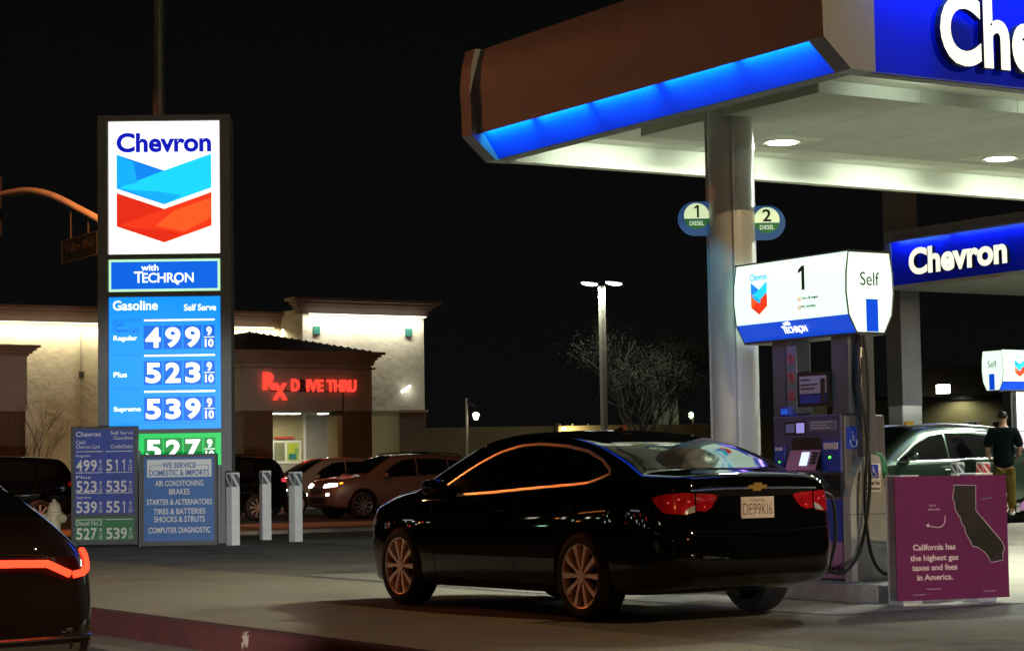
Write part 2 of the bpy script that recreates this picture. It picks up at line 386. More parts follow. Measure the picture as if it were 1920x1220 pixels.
b = MB(); b.lathe([(.225, .15), (.225, 4.62)], COLM, 40)
for a in (PI*.82, PI*1.32, PI*1.9): b.tube([(.232*math.cos(a), .232*math.sin(a), z) for z in (.15, 4.6)], .014, COLM, 6)
b.build('column', cn, (12.60-CX0, 16.39-CY0, 0))

# pump number flags on the column
def flag(num, side, label):
    t = thing('pump_number_sign', label, 'sign', (12.60+.225*side*-0, 16.39, 3.57), R(-31) , 'pump number signs on the column')
    r = .165; s = -1 if side < 0 else 1
    pts = [(.0, -r), (.14, -r)]+[(.14+r*math.cos(a), r*math.sin(a)) for a in L_(-PI/2, PI/2, 14)[1:-1]]+[(.14, r), (0, r)]
    pts = [(.215+x, z) for x, z in pts]
    if s < 0: pts = [(-x, z) for x, z in reversed(pts)]
    cx = s*(.215+.125)
    b = MB(); b.prism(pts, -.02, .02, emi('flag_blue', (.022, .10, .26), .55)); b.build('panel', t)
    q = .122; arc = [(cx+q*math.cos(a), .03+q*.98*math.sin(a)) for a in L_(-.25, PI+.25, 22)]
    b = MB(); b.prism(arc, -.025, -.02, emi('flag_cream', (.78, .95, .55), .8)); b.build('number_disc', t)
    chord = [(cx+.13*math.cos(a), .03+.13*math.sin(a)) for a in L_(PI+.28, 2*PI-.28, 16)]
    b = MB(); b.prism(chord, -.024, -.0195, emi('flag_green', (.02, .20, .05), .5)); b.build('fuel_band', t)
    b = MB(); b.text(num, cx, .01, .045 if num == '1' else .085, .12, INK, y=-.026, bold=.02, align='C'); b.text('DIESEL', cx, -.066, .14, .042, emi('flag_letters', (.8, 1, .8), .6), y=-.026, bold=.01, align='C'); b.build('lettering', t)
    return t
flag('1', -1, 'round ended blue sign with number 1 on the left of the column')
f2 = flag('2', 1, 'round ended blue sign with number 2 on the right of the column'); f2.location.z = 3.52

# ------------------------------------------------------------------ pump islands and pumps
def island(x0, x1, y0, y1, z, label, axis='y'):
    if axis == 'y':
        r = (x1-x0)/2; c = (x0+x1)/2
        pts = [(c+r*math.cos(a), y0+r+r*math.sin(a)) for a in L_(PI, 2*PI, 12)]+[(c+r*math.cos(a), y1-r+r*math.sin(a)) for a in L_(0, PI, 12)]
    else:
        r = (y1-y0)/2; c = (y0+y1)/2
        pts = [(x1-r+r*math.cos(a), c+r*math.sin(a)) for a in L_(-PI/2, PI/2, 12)]+[(x0+r+r*math.cos(a), c+r*math.sin(a)) for a in L_(PI/2, 1.5*PI, 12)]
    n = len(pts); b = MB(); cx = sum(p[0] for p in pts)/n; cy = sum(p[1] for p in pts)/n
    rings = [(1., -.3), (1., .11), (.985, .14), (.96, .15)]
    vs = [(cx+(x-cx)*k if 0 else x-(x-cx)/max(.01, math.hypot(x-cx, y-cy))*(1-k)*.6, y-(y-cy)/max(.01, math.hypot(x-cx, y-cy))*(1-k)*.6, z+h) for k, h in rings for x, y in pts]
    b.add(vs, [(i*n+j, i*n+(j+1) % n, (i+1)*n+(j+1) % n, (i+1)*n+j) for i in range(3) for j in range(n)]+[[3*n+j for j in range(n)]], ISLC)
    return tag(b.build('pump_island'), label, 'kerb island')
island(12.05, 13.15, 13.6, 20.5, 0, 'raised concrete island with rounded end under the numbered pump and column')
island(26.2, 31, 27.6, 29.1, .15, 'raised concrete island in front of the standing man, under the far pump')

def logo(b, x, z, w, h, y):
    """Two stacked chevrons in three tones each; (x, z) is the lower left corner."""
    A = h*.43; dip = h*.24
    def chev(z0, c1, c2, c3):
        b.add([(x, y, z0+dip), (x+w/2, y, z0), (x+w, y, z0+dip), (x+w, y, z0+dip+A), (x+w/2, y, z0+A), (x, y, z0+dip+A)],
              [(0, 1, 4, 5), (1, 2, 3, 4)], c2)
        b.add([(x, y-.001, z0+dip), (x+w*.5, y-.001, z0+A), (x, y-.001, z0+dip+A)], [(0, 1, 2)], c1)
        b.add([(x, y-.0012, z0+dip), (x+w*.5, y-.0012, z0), (x+w*.62, y-.0012, z0+h*.06), (x+.3*w, y-.0012, z0+dip*.95)], [(0, 1, 2, 3)], c3)
    chev(z+h*.45-dip*.42+.0, C_BLUE, C_CYAN, C_SKY); chev(z, C_ORNG, C_RED, C_DRED)

def techron(b, x, z, w, h, y, m):
    b.text('with', x+w*.12, z+h*.70, w*.29, h*.34, m, y=y, bold=.02)
    b.text('T', x, z+h*.06, w*.15, h*.60, m, y=y, bold=.012); b.text('ECHRON', x+w*.14, z+h*.06, w*.86, h*.52, m, y=y, bold=.012, sp=.95)
    b.add([(x+w*.66, y-.004, z+h*.16), (x+w*.72, y-.004, z-h*.06), (x+w*.76, y-.004, z-h*.06), (x+w*.71, y-.004, z+h*.2)], [(0, 1, 2, 3)], m)

def topbox(b_parent, L, w, num, hw=.5, words=True):
    """Lit box over a pump; local x runs along its long face, which faces -y."""
    z0, z1, zm = 2.34, 3.06, 2.50
    # end outline in (depth y, z); the long faces lean in at the bottom
    prof = [(.09, z0), (.0, zm), (-.025, zm+.2), (-.018, zm+.38), (.012, z1)]
    full = prof+[(hw-y, z) for y, z in reversed(prof)]
    n = len(prof)
    b = MB()
    for p0, p1, m in ((0, 1, BOXB), (1, 4, BOXW)):
        for q in range(p0, p1):
            for sgn in (0, 1):
                a, c = prof[q], prof[q+1]
                if sgn: a, c = (hw-a[0], a[1]), (hw-c[0], c[1])
                vs = [(0, a[0], a[1]), (L, a[0], a[1]), (L, c[0], c[1]), (0, c[0], c[1])]
                b.add(vs, [(0, 1, 2, 3) if not sgn else (3, 2, 1, 0)], m, True)
    b.build('lit_face', b_parent)
    for x, s in ((0, -1), (L, 1)):
        e = MB(); idx = list(range(len(full)))
        e.add([(x, y, z) for y, z in full], [idx if s > 0 else idx[::-1]], BOXW)
        e.add([(x+s*.004, y, z) for y, z in ((hw*.40, z0+.01), (hw*.68, z0+.01), (hw*.68, z0+.30), (hw*.40, z0+.30))], [(0, 1, 2, 3) if s > 0 else (3, 2, 1, 0)], BOXB)
        e.M = Matrix.Translation((x+s*.003, hw/2, 0)) @ Matrix.Rotation(R(90)*s, 4, 'Z')
        if words: e.text('Self', .0, z0+.42, .22, .12, INK, align='C', bold=-.004)
        e.build('end_face', b_parent)
    fr = MB()
    for x in (0, L): fr.tube([(x, y, z) for y, z in full], .008, POLE_S, 6, closed=True)
    fr.box(-.01, L+.01, .0, hw, z1, z1+.014, DARKG); fr.box(0, L, .09, hw-.09, z0-.02, z0, DARKG)
    fr.build('frame', b_parent)
    g = MB(); y = -.034
    logo(g, L*.17, 2.58, .24, .30, y)
    g.text('Chevron', L*.165, 2.90, .25, .065, C_SKY, y=y, bold=.004)
    g.text(num, L*.63, 2.76, .085 if num == '1' else .12, .22, INK, y=y, bold=.015, align='C')
    for k, wd in enumerate(('Turn off engine', 'No smoking')):
        zz = 2.665-k*.075
        g.tube([(L*.605+.02*math.cos(a), y, zz+.012+.02*math.sin(a)) for a in L_(0, 2*PI, 12)[:-1]], .003, INKRED, 4, closed=True)
        g.tube([(L*.605-.012, y, zz+.026), (L*.605+.012, y, zz-.002)], .003, INKRED, 4)
        g.text(wd, L*.625, zz, .24 if k == 0 else .20, .032, mat('grey_ink', (.1, .2, .14), .6, vary=0), y=y, bold=.0)
    g.M = Matrix.Translation((0, .045, z0+.08)) @ Matrix.Rotation(math.atan2(.09, .16), 4, 'X')
    techron(g, L*.40, -.04, .34, .125, -.006, S_WHITE)
    g.build('lettering', b_parent)

def wheelchair(b, x, z, s, y, m):
    b.tube([(x+s*(.0+.26*math.cos(a)), y, z+s*(.26+.26*math.sin(a))) for a in L_(R(150), R(395), 14)], s*.035, m, 5)
    b.tube([(x-.06*s, y, z+.75*s), (x-.03*s, y, z+.38*s), (x+.2*s, y, z+.36*s), (x+.33*s, y, z+.05*s)], s*.045, m, 5)
    b.tube([(x-.05*s, y, z+.58*s), (x+.14*s, y, z+.56*s)], s*.035, m, 5); b.lathe([], m) if 0 else None
    b.tube([(x-.07*s, y, z+.80*s), (x-.07*s, y, z+.90*s)], s*.07, m, 6)

# pump 1: local frame has its service face on -y (which looks at the sedan), the grey end panel on +x
P1 = thing('fuel_pump', 'grey fuel pump numbered 1 with lit Self sign box on top, beside the black sedan', 'fuel pump', (12.38, 14.55, .15), R(-90))
# local x = world -y ; local y = world x
def l1(xw, yw, zw=0): return (14.55-yw, xw-12.38, zw-.15)
PL = 1.62                                    # length of the top box
bx = bpy.data.objects.new('sign_box', None)
def pump_frame(P, name):
    pass
tb = MB(); tb.box(-1.50, .0, .08, .42, 2.17, 2.19, DARKG); tbo = tb.build('sign_box', P1, (0, 0, 0))
class _Off:                                   # shift the top box so that its end sits over the end panel
    pass
hold = bpy.data.objects.new('x', None)
bpy.data.objects.remove(hold); bpy.data.objects.remove(bx)
topbox(tbo, PL, .50, '1')
for ch in tbo.children: ch.location = (-PL+.08, .02, -.15)
b = MB(); b.box(-.98, .0, .0, .48, .0, 1.46, PUMPGREY, .02); b.build('cabinet', P1)
b = MB()                                     # service face details
b.box(-.97, -.02, -.02, .0, .95, 1.47, PUMPVIO, .012)
b.build('service_panel', P1)
b = MB(); b.box(-.80, -.50, -.024, -.02, 1.30, 1.42, BLACKM); b.box(-.63, -.52, -.027, -.024, 1.315, 1.405, emi('lcd', (.38, .34, .85), .75)); b.box(-.78, -.66, -.027, -.024, 1.32, 1.40, mat('lcd_dim', (.12, .1, .25), .3, vary=.3, scale=40, emit=(.2, .18, .4), es=.2)); b.build('price_display', P1)
b = MB(); b.box(-.70, -.30, -.022, -.018, .98, 1.27, BLACKM); b.build('recess_shade_plate', P1)  # flat black plate, the shade of a recess put into its colour
b = MB(); b.add([(-.72, -.10, .98), (-.29, -.10, .98), (-.29, -.026, 1.16), (-.72, -.026, 1.16), (-.72, -.02, .95), (-.29, -.02, .95)], [(0, 1, 2, 3), (4, 5, 1, 0)], PUMPPINK)
kp = b.build('card_shelf', P1)
b = MB(); b.add([(-.53, -.085, 1.02), (-.42, -.085, 1.02), (-.42, -.043, 1.14), (-.53, -.043, 1.14)], [(0, 1, 2, 3)], emi('pay_screen', (.72, .90, 1), 1.0)); b.build('screen', kp, (0, -.006, 0))
b = MB()
for r_ in range(4):
    for c_ in range(3): b.box(-.385+c_*.03, -.363+c_*.03, -.082+r_*.011-.006, -.07+r_*.011, 1.035+r_*.028, 1.055+r_*.028, DARKG)
b.build('keypad', P1)
for k, cc in enumerate(((.5, .5, .5), (.45, .4, .1), (.4, .05, .05))):
    b = MB(); b.box(-.78+k*.17, -.66+k*.17, -.018, -.008, .80, .88, mat('grade_label', cc, .5, vary=.1), .004); b.box(-.745+k*.17, -.695+k*.17, -.024, -.018, .815, .845, BLACKM, .004); b.build('grade_button', P1)
b = MB(); b.box(-.45, -.08, -.024, -.02, 1.33, 1.42, mat('notice_strip', (.20, .18, .28), .5, vary=.2))
for k in range(3): b.box(-.43, -.43+(.30, .22, .27)[k], -.026, -.024, 1.40-k*.025, 1.408-k*.025, PALEPINK)
b.build('notice_label', P1)
b = MB(); b.box(-.27, -.02, -.034, -.02, .96, 1.24, PUMPBLUE, .006); b.box(-.24, -.05, -.04, -.034, 1.16, 1.22, PALEPINK); b.box(-.17, -.15, -.042, -.034, 1.08, 1.10, emi('green_led', (.1, 1, .05), 3)); b.build('card_reader', P1)
b = MB(); b.box(-.95, -.80, -.034, -.02, .97, 1.2, PUMPBLUE, .006); b.box(-.93, -.83, -.04, -.034, 1.16, 1.19, PALEPINK); b.box(-.88, -.865, -.04, -.034, 1.05, 1.065, emi('green_led', (.1, 1, .05), 2)); b.build('receipt_slot', P1)
b = MB(); b.box(-.97, -.02, -.012, .0, .02, .72, PUMPPINK, .006); b.box(-.30, -.022, -.016, -.012, .34, .715, PUMPBLUE)
b.add([(-.95, -.014, .04), (-.3, -.014, .04), (-.3, -.014, .34), (-.6, -.014, .22)], [(0, 1, 2, 3)], PUMPVIO)
b.text('TECHRON', -.42, .06, .38, .07, INK, y=-.017, bold=.01); b.build('lower_door', P1)
b = MB(); b.box(-.94, -.06, -.008, .0, .74, .93, BLACKM); b.build('nozzle_boot', P1)
for x in (-.62, -.28):
    b = MB(); b.tube([(x-.02, -.03, .86), (x+.02, -.09, .9), (x+.10, -.11, .88), (x+.16, -.09, .82)], [.03, .035, .028, .018], PUMPBLUE if x < -.5 else BLACKM, 8); b.build('nozzle', P1)
# rounded grey end panel (faces local +x)
b = MB(); b.M = Matrix.Rotation(R(90), 4, 'Z')   # local -y -> +x ; x -> y
arch = [(-.03, .0), (.50, .0), (.505, .55)]
arch = [(-.035, 0), (.495, 0), (.495, .585), (.47, .75), (.42, .92), (.35, 1.05), (.30, 1.10), (.20, 1.11), (.13, 1.08), (.06, .99), (.0, .85), (-.03, .72), (-.035, .585)]
b.prism([(x, z) for x, z in arch[:3]+[arch[-1]]], -.10, .0, PUMPSILV); b.prism(arch[2:], -.098, .0, PUMPSILV)
b.box(-.036, .496, -.102, -.099, .582, .588, DARKG)
b.build('end_panel', P1)
b = MB(); b.M = Matrix.Rotation(R(90), 4, 'Z')
b.box(.14, .32, -.106, -.101, .78, 1.03, WHITEP); b.box(.19, .29, -.108, -.106, .90, 1.02, PUMPBLUE); wheelchair(b, .235, .91, .1, -.110, WHITEP)
b.text('Honk For', .23, .84, .15, .035, INK, y=-.106, align='C', bold=.005); b.text('Assistance', .23, .795, .16, .03, INK, y=-.106, align='C', bold=.005)
b.build('notice_card', P1)
b = MB(); b.box(-.02, .30, -.002, .0, 1.12, 1.46, PUMPGREY) if 0 else None
b.M = Matrix.Rotation(R(90), 4, 'Z'); b.box(.02, .20, -.006, -.001, 1.16, 1.36, PUMPBLUE); wheelchair(b, .10, 1.18, .15, -.009, mat('pale_blue_print', (.35, .42, .6), .5, vary=.1)); b.build('access_sticker', P1)
for nm, x0, x1 in (('post', -1.12, -.86), ('post', -.28, -.03)):
    b = MB(); b.box(x0, x1, .10, .36, 1.46, 2.18, PUMPGREY, .02); b.build(nm, P1)
b = MB(); b.box(-.02, .085, .14, .30, 1.0, 2.19, PUMPGREY, .015); b.build('hose_mast', P1)
b = MB(); b.box(-.85, -.72, .06, .075, 1.5, 2.12, mat('grey_strip', (.16, .17, .18), .5, vary=.1))
for z in (2.0, 1.83, 1.66):
    b.tube([(-.785+.04*math.cos(a), .052, z+.04*math.sin(a)) for a in L_(0, 2*PI, 14)[:-1]], .005, STRIPE_R, 4, closed=True); b.tube([(-.81, .052, z+.025), (-.76, .052, z-.025)], .005, STRIPE_R, 4)
b.build('warning_strip', P1)
b = MB(); b.box(-.72, -.28, .07, .10, 1.55, 1.86, BLACKM); b.box(-.68, -.31, .064, .07, 1.67, 1.83, mat('advert_print', (.42, .36, .44), .4, vary=.1)); b.box(-.38, -.32, .06, .064, 1.58, 1.80, CHARCOAL)
for z, w in ((1.79, .13), (1.745, .24), (1.71, .2)): b.box(-.66, -.66+w, .061, .064, z, z+.012, CHARCOAL)
b.box(-.68, -.31, .064, .07, 1.58, 1.66, DIMBLUE); b.build('advert_frame', P1)
b = MB(); b.box(-.92, -.78, .02, .12, 1.47, 1.56, PUMPBLUE, .01); b.box(-.90, -.80, .016, .02, 1.49, 1.54, emi('tiny_display', (.03, .12, .8), .5)); b.build('call_box', P1)
for pts, nz in (([(12.47, 14.40, 2.31), (12.45, 14.38, 2.05), (12.43, 14.38, 1.85), (12.47, 14.36, 1.5), (12.50, 14.36, 1.1), (12.47, 14.37, .75), (12.36, 14.36, .42), (12.2, 14.33, .27), (12.05, 14.3, .24), (11.9, 14.22, .30), (11.7, 13.9, .55), (11.3, 13.45, .9), (10.98, 13.25, .95)], 0),
                ([(12.52, 14.42, 2.31), (12.50, 14.36, 2.05), (12.49, 14.35, 1.5), (12.43, 14.35, .9), (12.44, 14.34, .55), (12.50, 14.34, .33), (12.6, 14.33, .22), (12.70, 14.33, .24), (12.80, 14.35, .42), (12.84, 14.38, .65), (12.80, 14.42, .88), (12.76, 14.45, 1.02)], 1)):
    b = MB(); b.tube([l1(*p) for p in smoothline(pts, 7)], .0155, RUBBER, 8)
    if nz == 0: b.tube([l1(12.46, 14.39, 2.2), l1(12.435, 14.385, 1.85)], .02, CHROME, 8)
    b.build('hose', P1)
b = MB(); b.tube([l1(12.765, 14.45, .99), l1(12.76, 14.46, 1.06)], .022, CHROME, 8); b.tube([l1(12.76, 14.46, 1.05), l1(12.745, 14.47, 1.17), l1(12.72, 14.48, 1.24), l1(12.66, 14.49, 1.26)], [.03, .038, .035, .028], mat('green_nozzle', (.015, .16, .06), .5, vary=.1), 10)
b.build('diesel_nozzle', P1)
lamp('pump_violet_fill', 'AREA', (12.31, 15.3, 2.32), 1.1, (.38, .18, 1), 1.2, .04, aim=(-.25, 0, -1))  # added violet lamp that tints the pump front; no strip is built

# pump 2 on the far island, long face towards the street we look from
P2 = thing('fuel_pump', 'second lit fuel pump at the right edge, behind the man in dark shirt', 'fuel pump', (27.6, 28.05, .30), R(0))
tb = MB(); tb.box(.1, 1.5, .08, .42, 2.18, 2.2, DARKG); tbo = tb.build('sign_box', P2)
topbox(tbo, 1.62, .50, '4')
for ch in tbo.children: ch.location = (.0, .0, -.15)
b = MB(); b.box(.30, 1.3, .0, .46, .0, 1.46, PUMPGREY, .02); b.build('cabinet', P2)
b = MB(); b.box(.32, 1.28, -.014, .0, .02, .72, PUMPPINK, .006); b.box(.32, 1.28, -.014, .0, .74, 1.44, PALEPINK, .006); b.build('service_panel', P2)
b = MB(); b.M = Matrix.Translation((.3, 0, 0)) @ Matrix.Rotation(R(-90), 4, 'Z'); b.prism([(-.48-x+.47, z) for x, z in reversed(arch)], -.09, 0, PUMPSILV); b.build('end_panel', P2)
for x0, x1 in ((.28, .34), (.42, .9)):
    b = MB(); b.box(x0, x1, .1, .3, 1.46, 2.19, DARKG if x1 < .4 else WHITEP); b.build('post', P2)
b = MB(); b.tube(smoothline([(.2, -.05, 2.1), (.16, -.1, 1.5), (.10, -.12, .8), (.16, -.12, .3), (.3, -.1, .2), (.4, -.08, .5), (.42, -.05, .9)], 6), .016, RUBBER, 8); b.build('hose', P2)
lamp('canopy_lamp', 'AREA', (28.7, 26.8, 4.5), 170, (1, 1, .92), .34)
lamp('canopy_lamp', 'AREA', (28.5, 24.6, 4.5), 420, COOL, .34)

# ------------------------------------------------------------------ far canopy with its column
C2 = thing('fuel_canopy', 'smaller blue fuel canopy at right with white lit lettering, behind the first pump box', 'canopy', (28.04, 24.0, 0))
b = MB(); b.box(.0, 9, -2, 7.55, 4.95+.54, 5.72, FASCIAM); b.box(-.03, .02, 7.40, 7.58, 4.66, 5.72, FASCIAM); b.build('roof', C2)
b = MB(); b.box(.0, .06, -2, 7.40, 4.66, 5.489, FBLUE); b.build('blue_fascia', C2)
b = MB(); b.M = Matrix.Rotation(R(-90), 4, 'Z'); b.text('Chevron', -6.79, 4.80, 2.62, .52, LET_W, y=-.04, th=.08, bold=.04, mside=LET_SIDE); b.build('lettering', C2)
b = MB(); b.box(-.0, 9, -2, 7.5, 4.58, 4.655, CANOPYW); b.build('soffit', C2)
for q in ((.46, .6), (.66, 2.8)):
    b = MB(); b.lathe([(0, .0), (.17, .0), (.2, .07)], W_LED, 20); b.build('ceiling_light', C2, (q[0], q[1], 4.51))
b = MB(); b.box(.54, 1.05, 8.0-.2, 8.24, .12, 2.35, WHITEP, .03); b.box(.54, 1.05, 7.8, 8.24, 2.35, 7.4, mat('column_grey', (.22, .21, .22), .6, vary=.15, scale=2)); b.build('column', C2)
b = MB(); b.box(.56, .78, 7.775, 7.797, 1.86, 2.03, mat('yellow_label', (.75, .42, .02), .5, vary=.1)); b.build('warning_label', C2)
for y in (-1, 1.8, 4.6, 6.6): lamp('blue_led', 'AREA', (27.93, 24.0+y, 5.50), 10, (.10, .30, 1), 2.2 if y < 6 else 1.4, .04, aim=(.35, 0, -1))
b = MB(); b.box(-.14, .0, -2, 7.40, 5.50, 5.54, FASCIAM); b.build('light_shelf', C2)

# ------------------------------------------------------------------ purple notice board on two square white bollards
def bollard(x, y, h, w, label, group, rz=0., z=0., c=STRIPE_D, band=.24, stripes=True):
    t = thing('bollard', label, 'bollard', (x, y, z), rz, group)
    b = MB(); b.box(-w/2, w/2, -w/2, w/2, 0, h, BOLL, .008); b.build('post', t)
    if stripes:
        b = MB()
        for k in range(4):
            b.M = Matrix.Rotation(R(90)*k, 4, 'Z'); e = w/2+.002
            z0, z1 = h-band, h-.03
            b.add([(-w/2+.004, -e, z0), (w/2-.004, -e, z0), (w/2-.004, -e, z1), (-w/2+.004, -e, z1)], [(0, 1, 2, 3)], c)
            for q in (-.5, .35):
                x0 = w*(q); pp = [(x0-w*.16, z1), (x0+w*.12, z1), (x0+w*.95, z0), (x0+w*.67, z0)]
                lim = lambda v: min(w/2-.004, max(-w/2+.004, v))
                b.add([(lim(a), -e-.002, zz if lim(a) == a else z1+(z0-z1)*((lim(a)-pp[0 if i in (0, 3) else 1][0])/(w*.83))) for i, (a, zz) in enumerate(pp)], [(3, 2, 1, 0)], BOLL)
        b.build('reflective_band', t)
    return t
prz = R(-2)
bollard(12.09, 13.49, 1.075, .20, 'white square post holding the left side of the purple board', 'posts behind the purple board', prz, stripes=False)
bollard(12.86, 13.42, 1.085, .20, 'white square post holding the right side of the purple board', 'posts behind the purple board', prz, stripes=False)
PB = thing('notice_board', 'purple printed board about gas taxes with a dark state outline, in front of the island', 'sign', (11.905, 13.385, .045), R(-11))
b = MB(); b.box(0, 1.075, -.012, 0, .0, 1.02, PURPLE); b.build('board', PB)
def pz(px, py):                                # photo zoom coordinates -> board u, w
    u = (px-(127+45*(py-125)/935))/868; w = 1-(py-118+(px-125)*.018)/930
    return (max(.003, u*1.075), max(.003, w*1.02))
cal = [(585, 180), (755, 182), (758, 370), (970, 610), (992, 660), (975, 700), (982, 750), (885, 768), (860, 720), (830, 685), (785, 655), (735, 640), (725, 610), (680, 540), (675, 500), (650, 470), (640, 430), (600, 370), (590, 310), (575, 270), (585, 215)]
cal = [pz(*p) for p in cal]
b = MB(); b.add([(x, -.0145, z) for x, z in cal], [list(range(len(cal)))[::-1]], CHARCOAL); b.tube([(x, -.016, z) for x, z in cal], .0032, PALEPINK, 4, closed=True); b.build('state_outline', PB)
b = MB()
for s, (px, py), w in (('California has', (440, 668), .405), ('the highest gas', (442, 745), .46), ('taxes and fees', (447, 820), .43), ('in America.', (450, 893), .34)):
    x, z = pz(px, py); b.text(s, x+.005, z-(.016 if 'g' in s else 0), w, .062 if 'g' in s else .05, PALEPINK, y=-.0125, th=.0015, bold=.025, align='C')
for s, py, w in (('Text to', 340, .07), ('take action.', 370, .115)):
    x, z = pz(392, py); b.text(s, x, z, w, .018, PALEPINK, y=-.0125, th=.001, bold=.0)
b.tube([(x, -.014, z) for x, z in smoothline([(*pz(522, 410), 0), (*pz(520, 460), 0), (*pz(480, 500), 0), (*pz(385, 488), 0)], 6) for x, z in ((x, z),)] if 0 else [(p.x, -.014, p.y) for p in smoothline([(*pz(522, 410), 0), (*pz(518, 465), 0), (*pz(480, 498), 0), (*pz(385, 484), 0)], 6)], .004, PALEPINK, 5)
x, z = pz(375, 482); b.add([(x, -.014, z), (x+.03, -.014, z+.018), (x+.026, -.014, z-.02)], [(0, 2, 1)], PALEPINK)
for (px, py), w in (((290, 1003), .11), ((390, 962), .14), ((830, 985), .12)): 
    x, z = pz(px, py); b.box(x, x+w, -.0135, -.0125, z, z+.003, PALEPINK)
b.build('lettering', PB)
b = MB(); x, z = pz(800, 290); b.tube([(x, -.016, z), (x+.03, -.02, z+.008), (x+.09, -.02, z+.014), (x+.105, -.016, z+.018)], .004, CHROME, 6); b.build('handle', PB)

# striped bollards
GB = 'square white bollards by the tall price sign'
bollard(14.86, 33.22, 1.22, .165, 'square white striped bollard touching the blue service sign, leftmost of three', GB, R(12))
bollard(16.45, 35.35, 1.25, .17, 'square white striped bollard standing between two others, in front of the dark SUV wheel', GB, R(-6))
bollard(16.22, 33.62, 1.22, .17, 'square white striped bollard nearest the bronze SUV headlight, rightmost of three', GB, R(14))
bollard(23.87, 25.32, 1.05, .155, 'white square bollard with grey stripes, above the purple board', None, R(-2), .15, STRIPE_D, .17)
bollard(24.22, 25.11, 1.05, .155, 'white square bollard with red stripes, above the purple board', None, R(-2), .15, STRIPE_R, .17)

# ------------------------------------------------------------------ tall price sign
SG = thing('price_sign', 'tall lit pylon sign with chevron logo and blue panel of gasoline prices', 'sign', (14.36, 34.95, 0), R(-30))
sx = 1.0
b = MB(); b.box(-1.16, 1.16, .0, .55, .0, 7.52, SIGNGREY, .02); b.build('cabinet', SG)
HW = .97
b = MB(); b.box(-1.16, -HW-.02, -.06, 0, .0, 7.52, SIGNGREY); b.box(HW+.02, 1.16, -.06, 0, .0, 7.52, SIGNGREY)
for z0, z1 in ((7.42, 7.52), (4.98, 5.06), (4.32, 4.40), (1.93, 1.99), (0, .5)): b.box(-HW-.02, HW+.02, -.06, 0, z0, z1, SIGNGREY)
b.build('frame', SG)
b = MB(); b.box(-HW, HW, -.03, .0, 5.07, 7.41, SIGNW); b.build('logo_panel', SG)
b = MB(); b.text('Chevron', 0, 6.86, 1.66, .35, S_NAVY, y=-.031, bold=.034, align='C')
b.build('brand_lettering', SG)
b = MB(); X0, X1 = -.83, .83
def Q(p, m, y): b.add([(x, y, z) for x, z in p], [list(range(len(p)))], m)
z = 5.83; A = .86; dp = .37; zt = z+dp+A-.30
for (z0, hgt, c1, c2, c3) in ((5.935, .602, C_BLUE, C_CYAN, C_SKY), (5.265, .592, C_ORNG, C_RED, C_DRED)):
    d = .29
    if c1 is C_ORNG: c1, c2 = C_DRED, C_RED
    Q([(X0, z0+d), (0, z0), (0, z0+hgt), (X0, z0+d+hgt)], c1, -.032); Q([(0, z0), (X1, z0+d), (X1, z0+d+hgt), (0, z0+hgt)], c2, -.032)
    Q([(X0+.02, z0+d*1.02), (0, z0+hgt), (X1, z0+hgt+d), (X1, z0+d+.05), (.3, z0+.17), (-.45, z0+d*.75)], c2, -.0335)
    Q([(X0, z0+d+.012), (-.5, z0+d*.62+.02), (0, z0), (.32, z0+.16), (-.1, z0+.23), (-.6, z0+d*.92)], c3, -.035)
    if c2 is C_CYAN:
        Q([(X0, z0+d+.02), (X0+.36, z0+d+.1), (X0+.3, z0+hgt+d-.145), (X0, z0+d+hgt)], C_SKY, -.0345)
    else:
        Q([(-.15, z0+.30), (.35, z0+.19), (X1, z0+d+.15), (X1, z0+d+hgt-.1), (.2, z0+hgt-.02)], C_ORNG, -.036)
b.build('logo', SG)
b = MB(); b.box(-HW, HW, -.028, 0, 4.41, 4.97, RIMGREEN); b.box(-HW+.04, HW-.04, -.034, -.028, 4.45, 4.93, S_BLUE2); b.build('slogan_panel', SG)
b = MB(); techron(b, -.53, 4.54, 1.04, .33, -.036, S_WHITE); b.build('slogan_lettering', SG)
b = MB(); b.box(-HW, HW, -.03, 0, 2.0, 4.31, S_BLUE); b.build('price_panel', SG)
b = MB(); y = -.031
b.text('Gasoline', -.90, 4.08, .78, .17, S_WHITE, y=y, bold=.018); b.text('Self Serve', .90, 4.06, .56, .115, S_WHITE, y=y, bold=.018, align='R')
for zz in (3.915, 3.885, 3.30, 2.70, 2.10): b.box(-.9, .9, y-.001, y, zz, zz+.008, S_TILE)
b.text('Cash/', -.90, 3.80, .19, .085, S_NAVYT, y=y); b.text('Chevron Card', -.90, 3.69, .44, .085, S_NAVYT, y=y)
rows = (('Regular', '499', 3.42, 3.53, .41), ('Plus', '523', 2.80, 2.91, .23), ('Supreme', '539', 2.17, 2.29, .47))
for nm, dg, z0, zn, wn in rows: b.text(nm, -.89, zn, wn, .105 if nm != 'Plus' else .09, S_WHITE, y=y, bold=.02)
b.build('panel_lettering', SG)
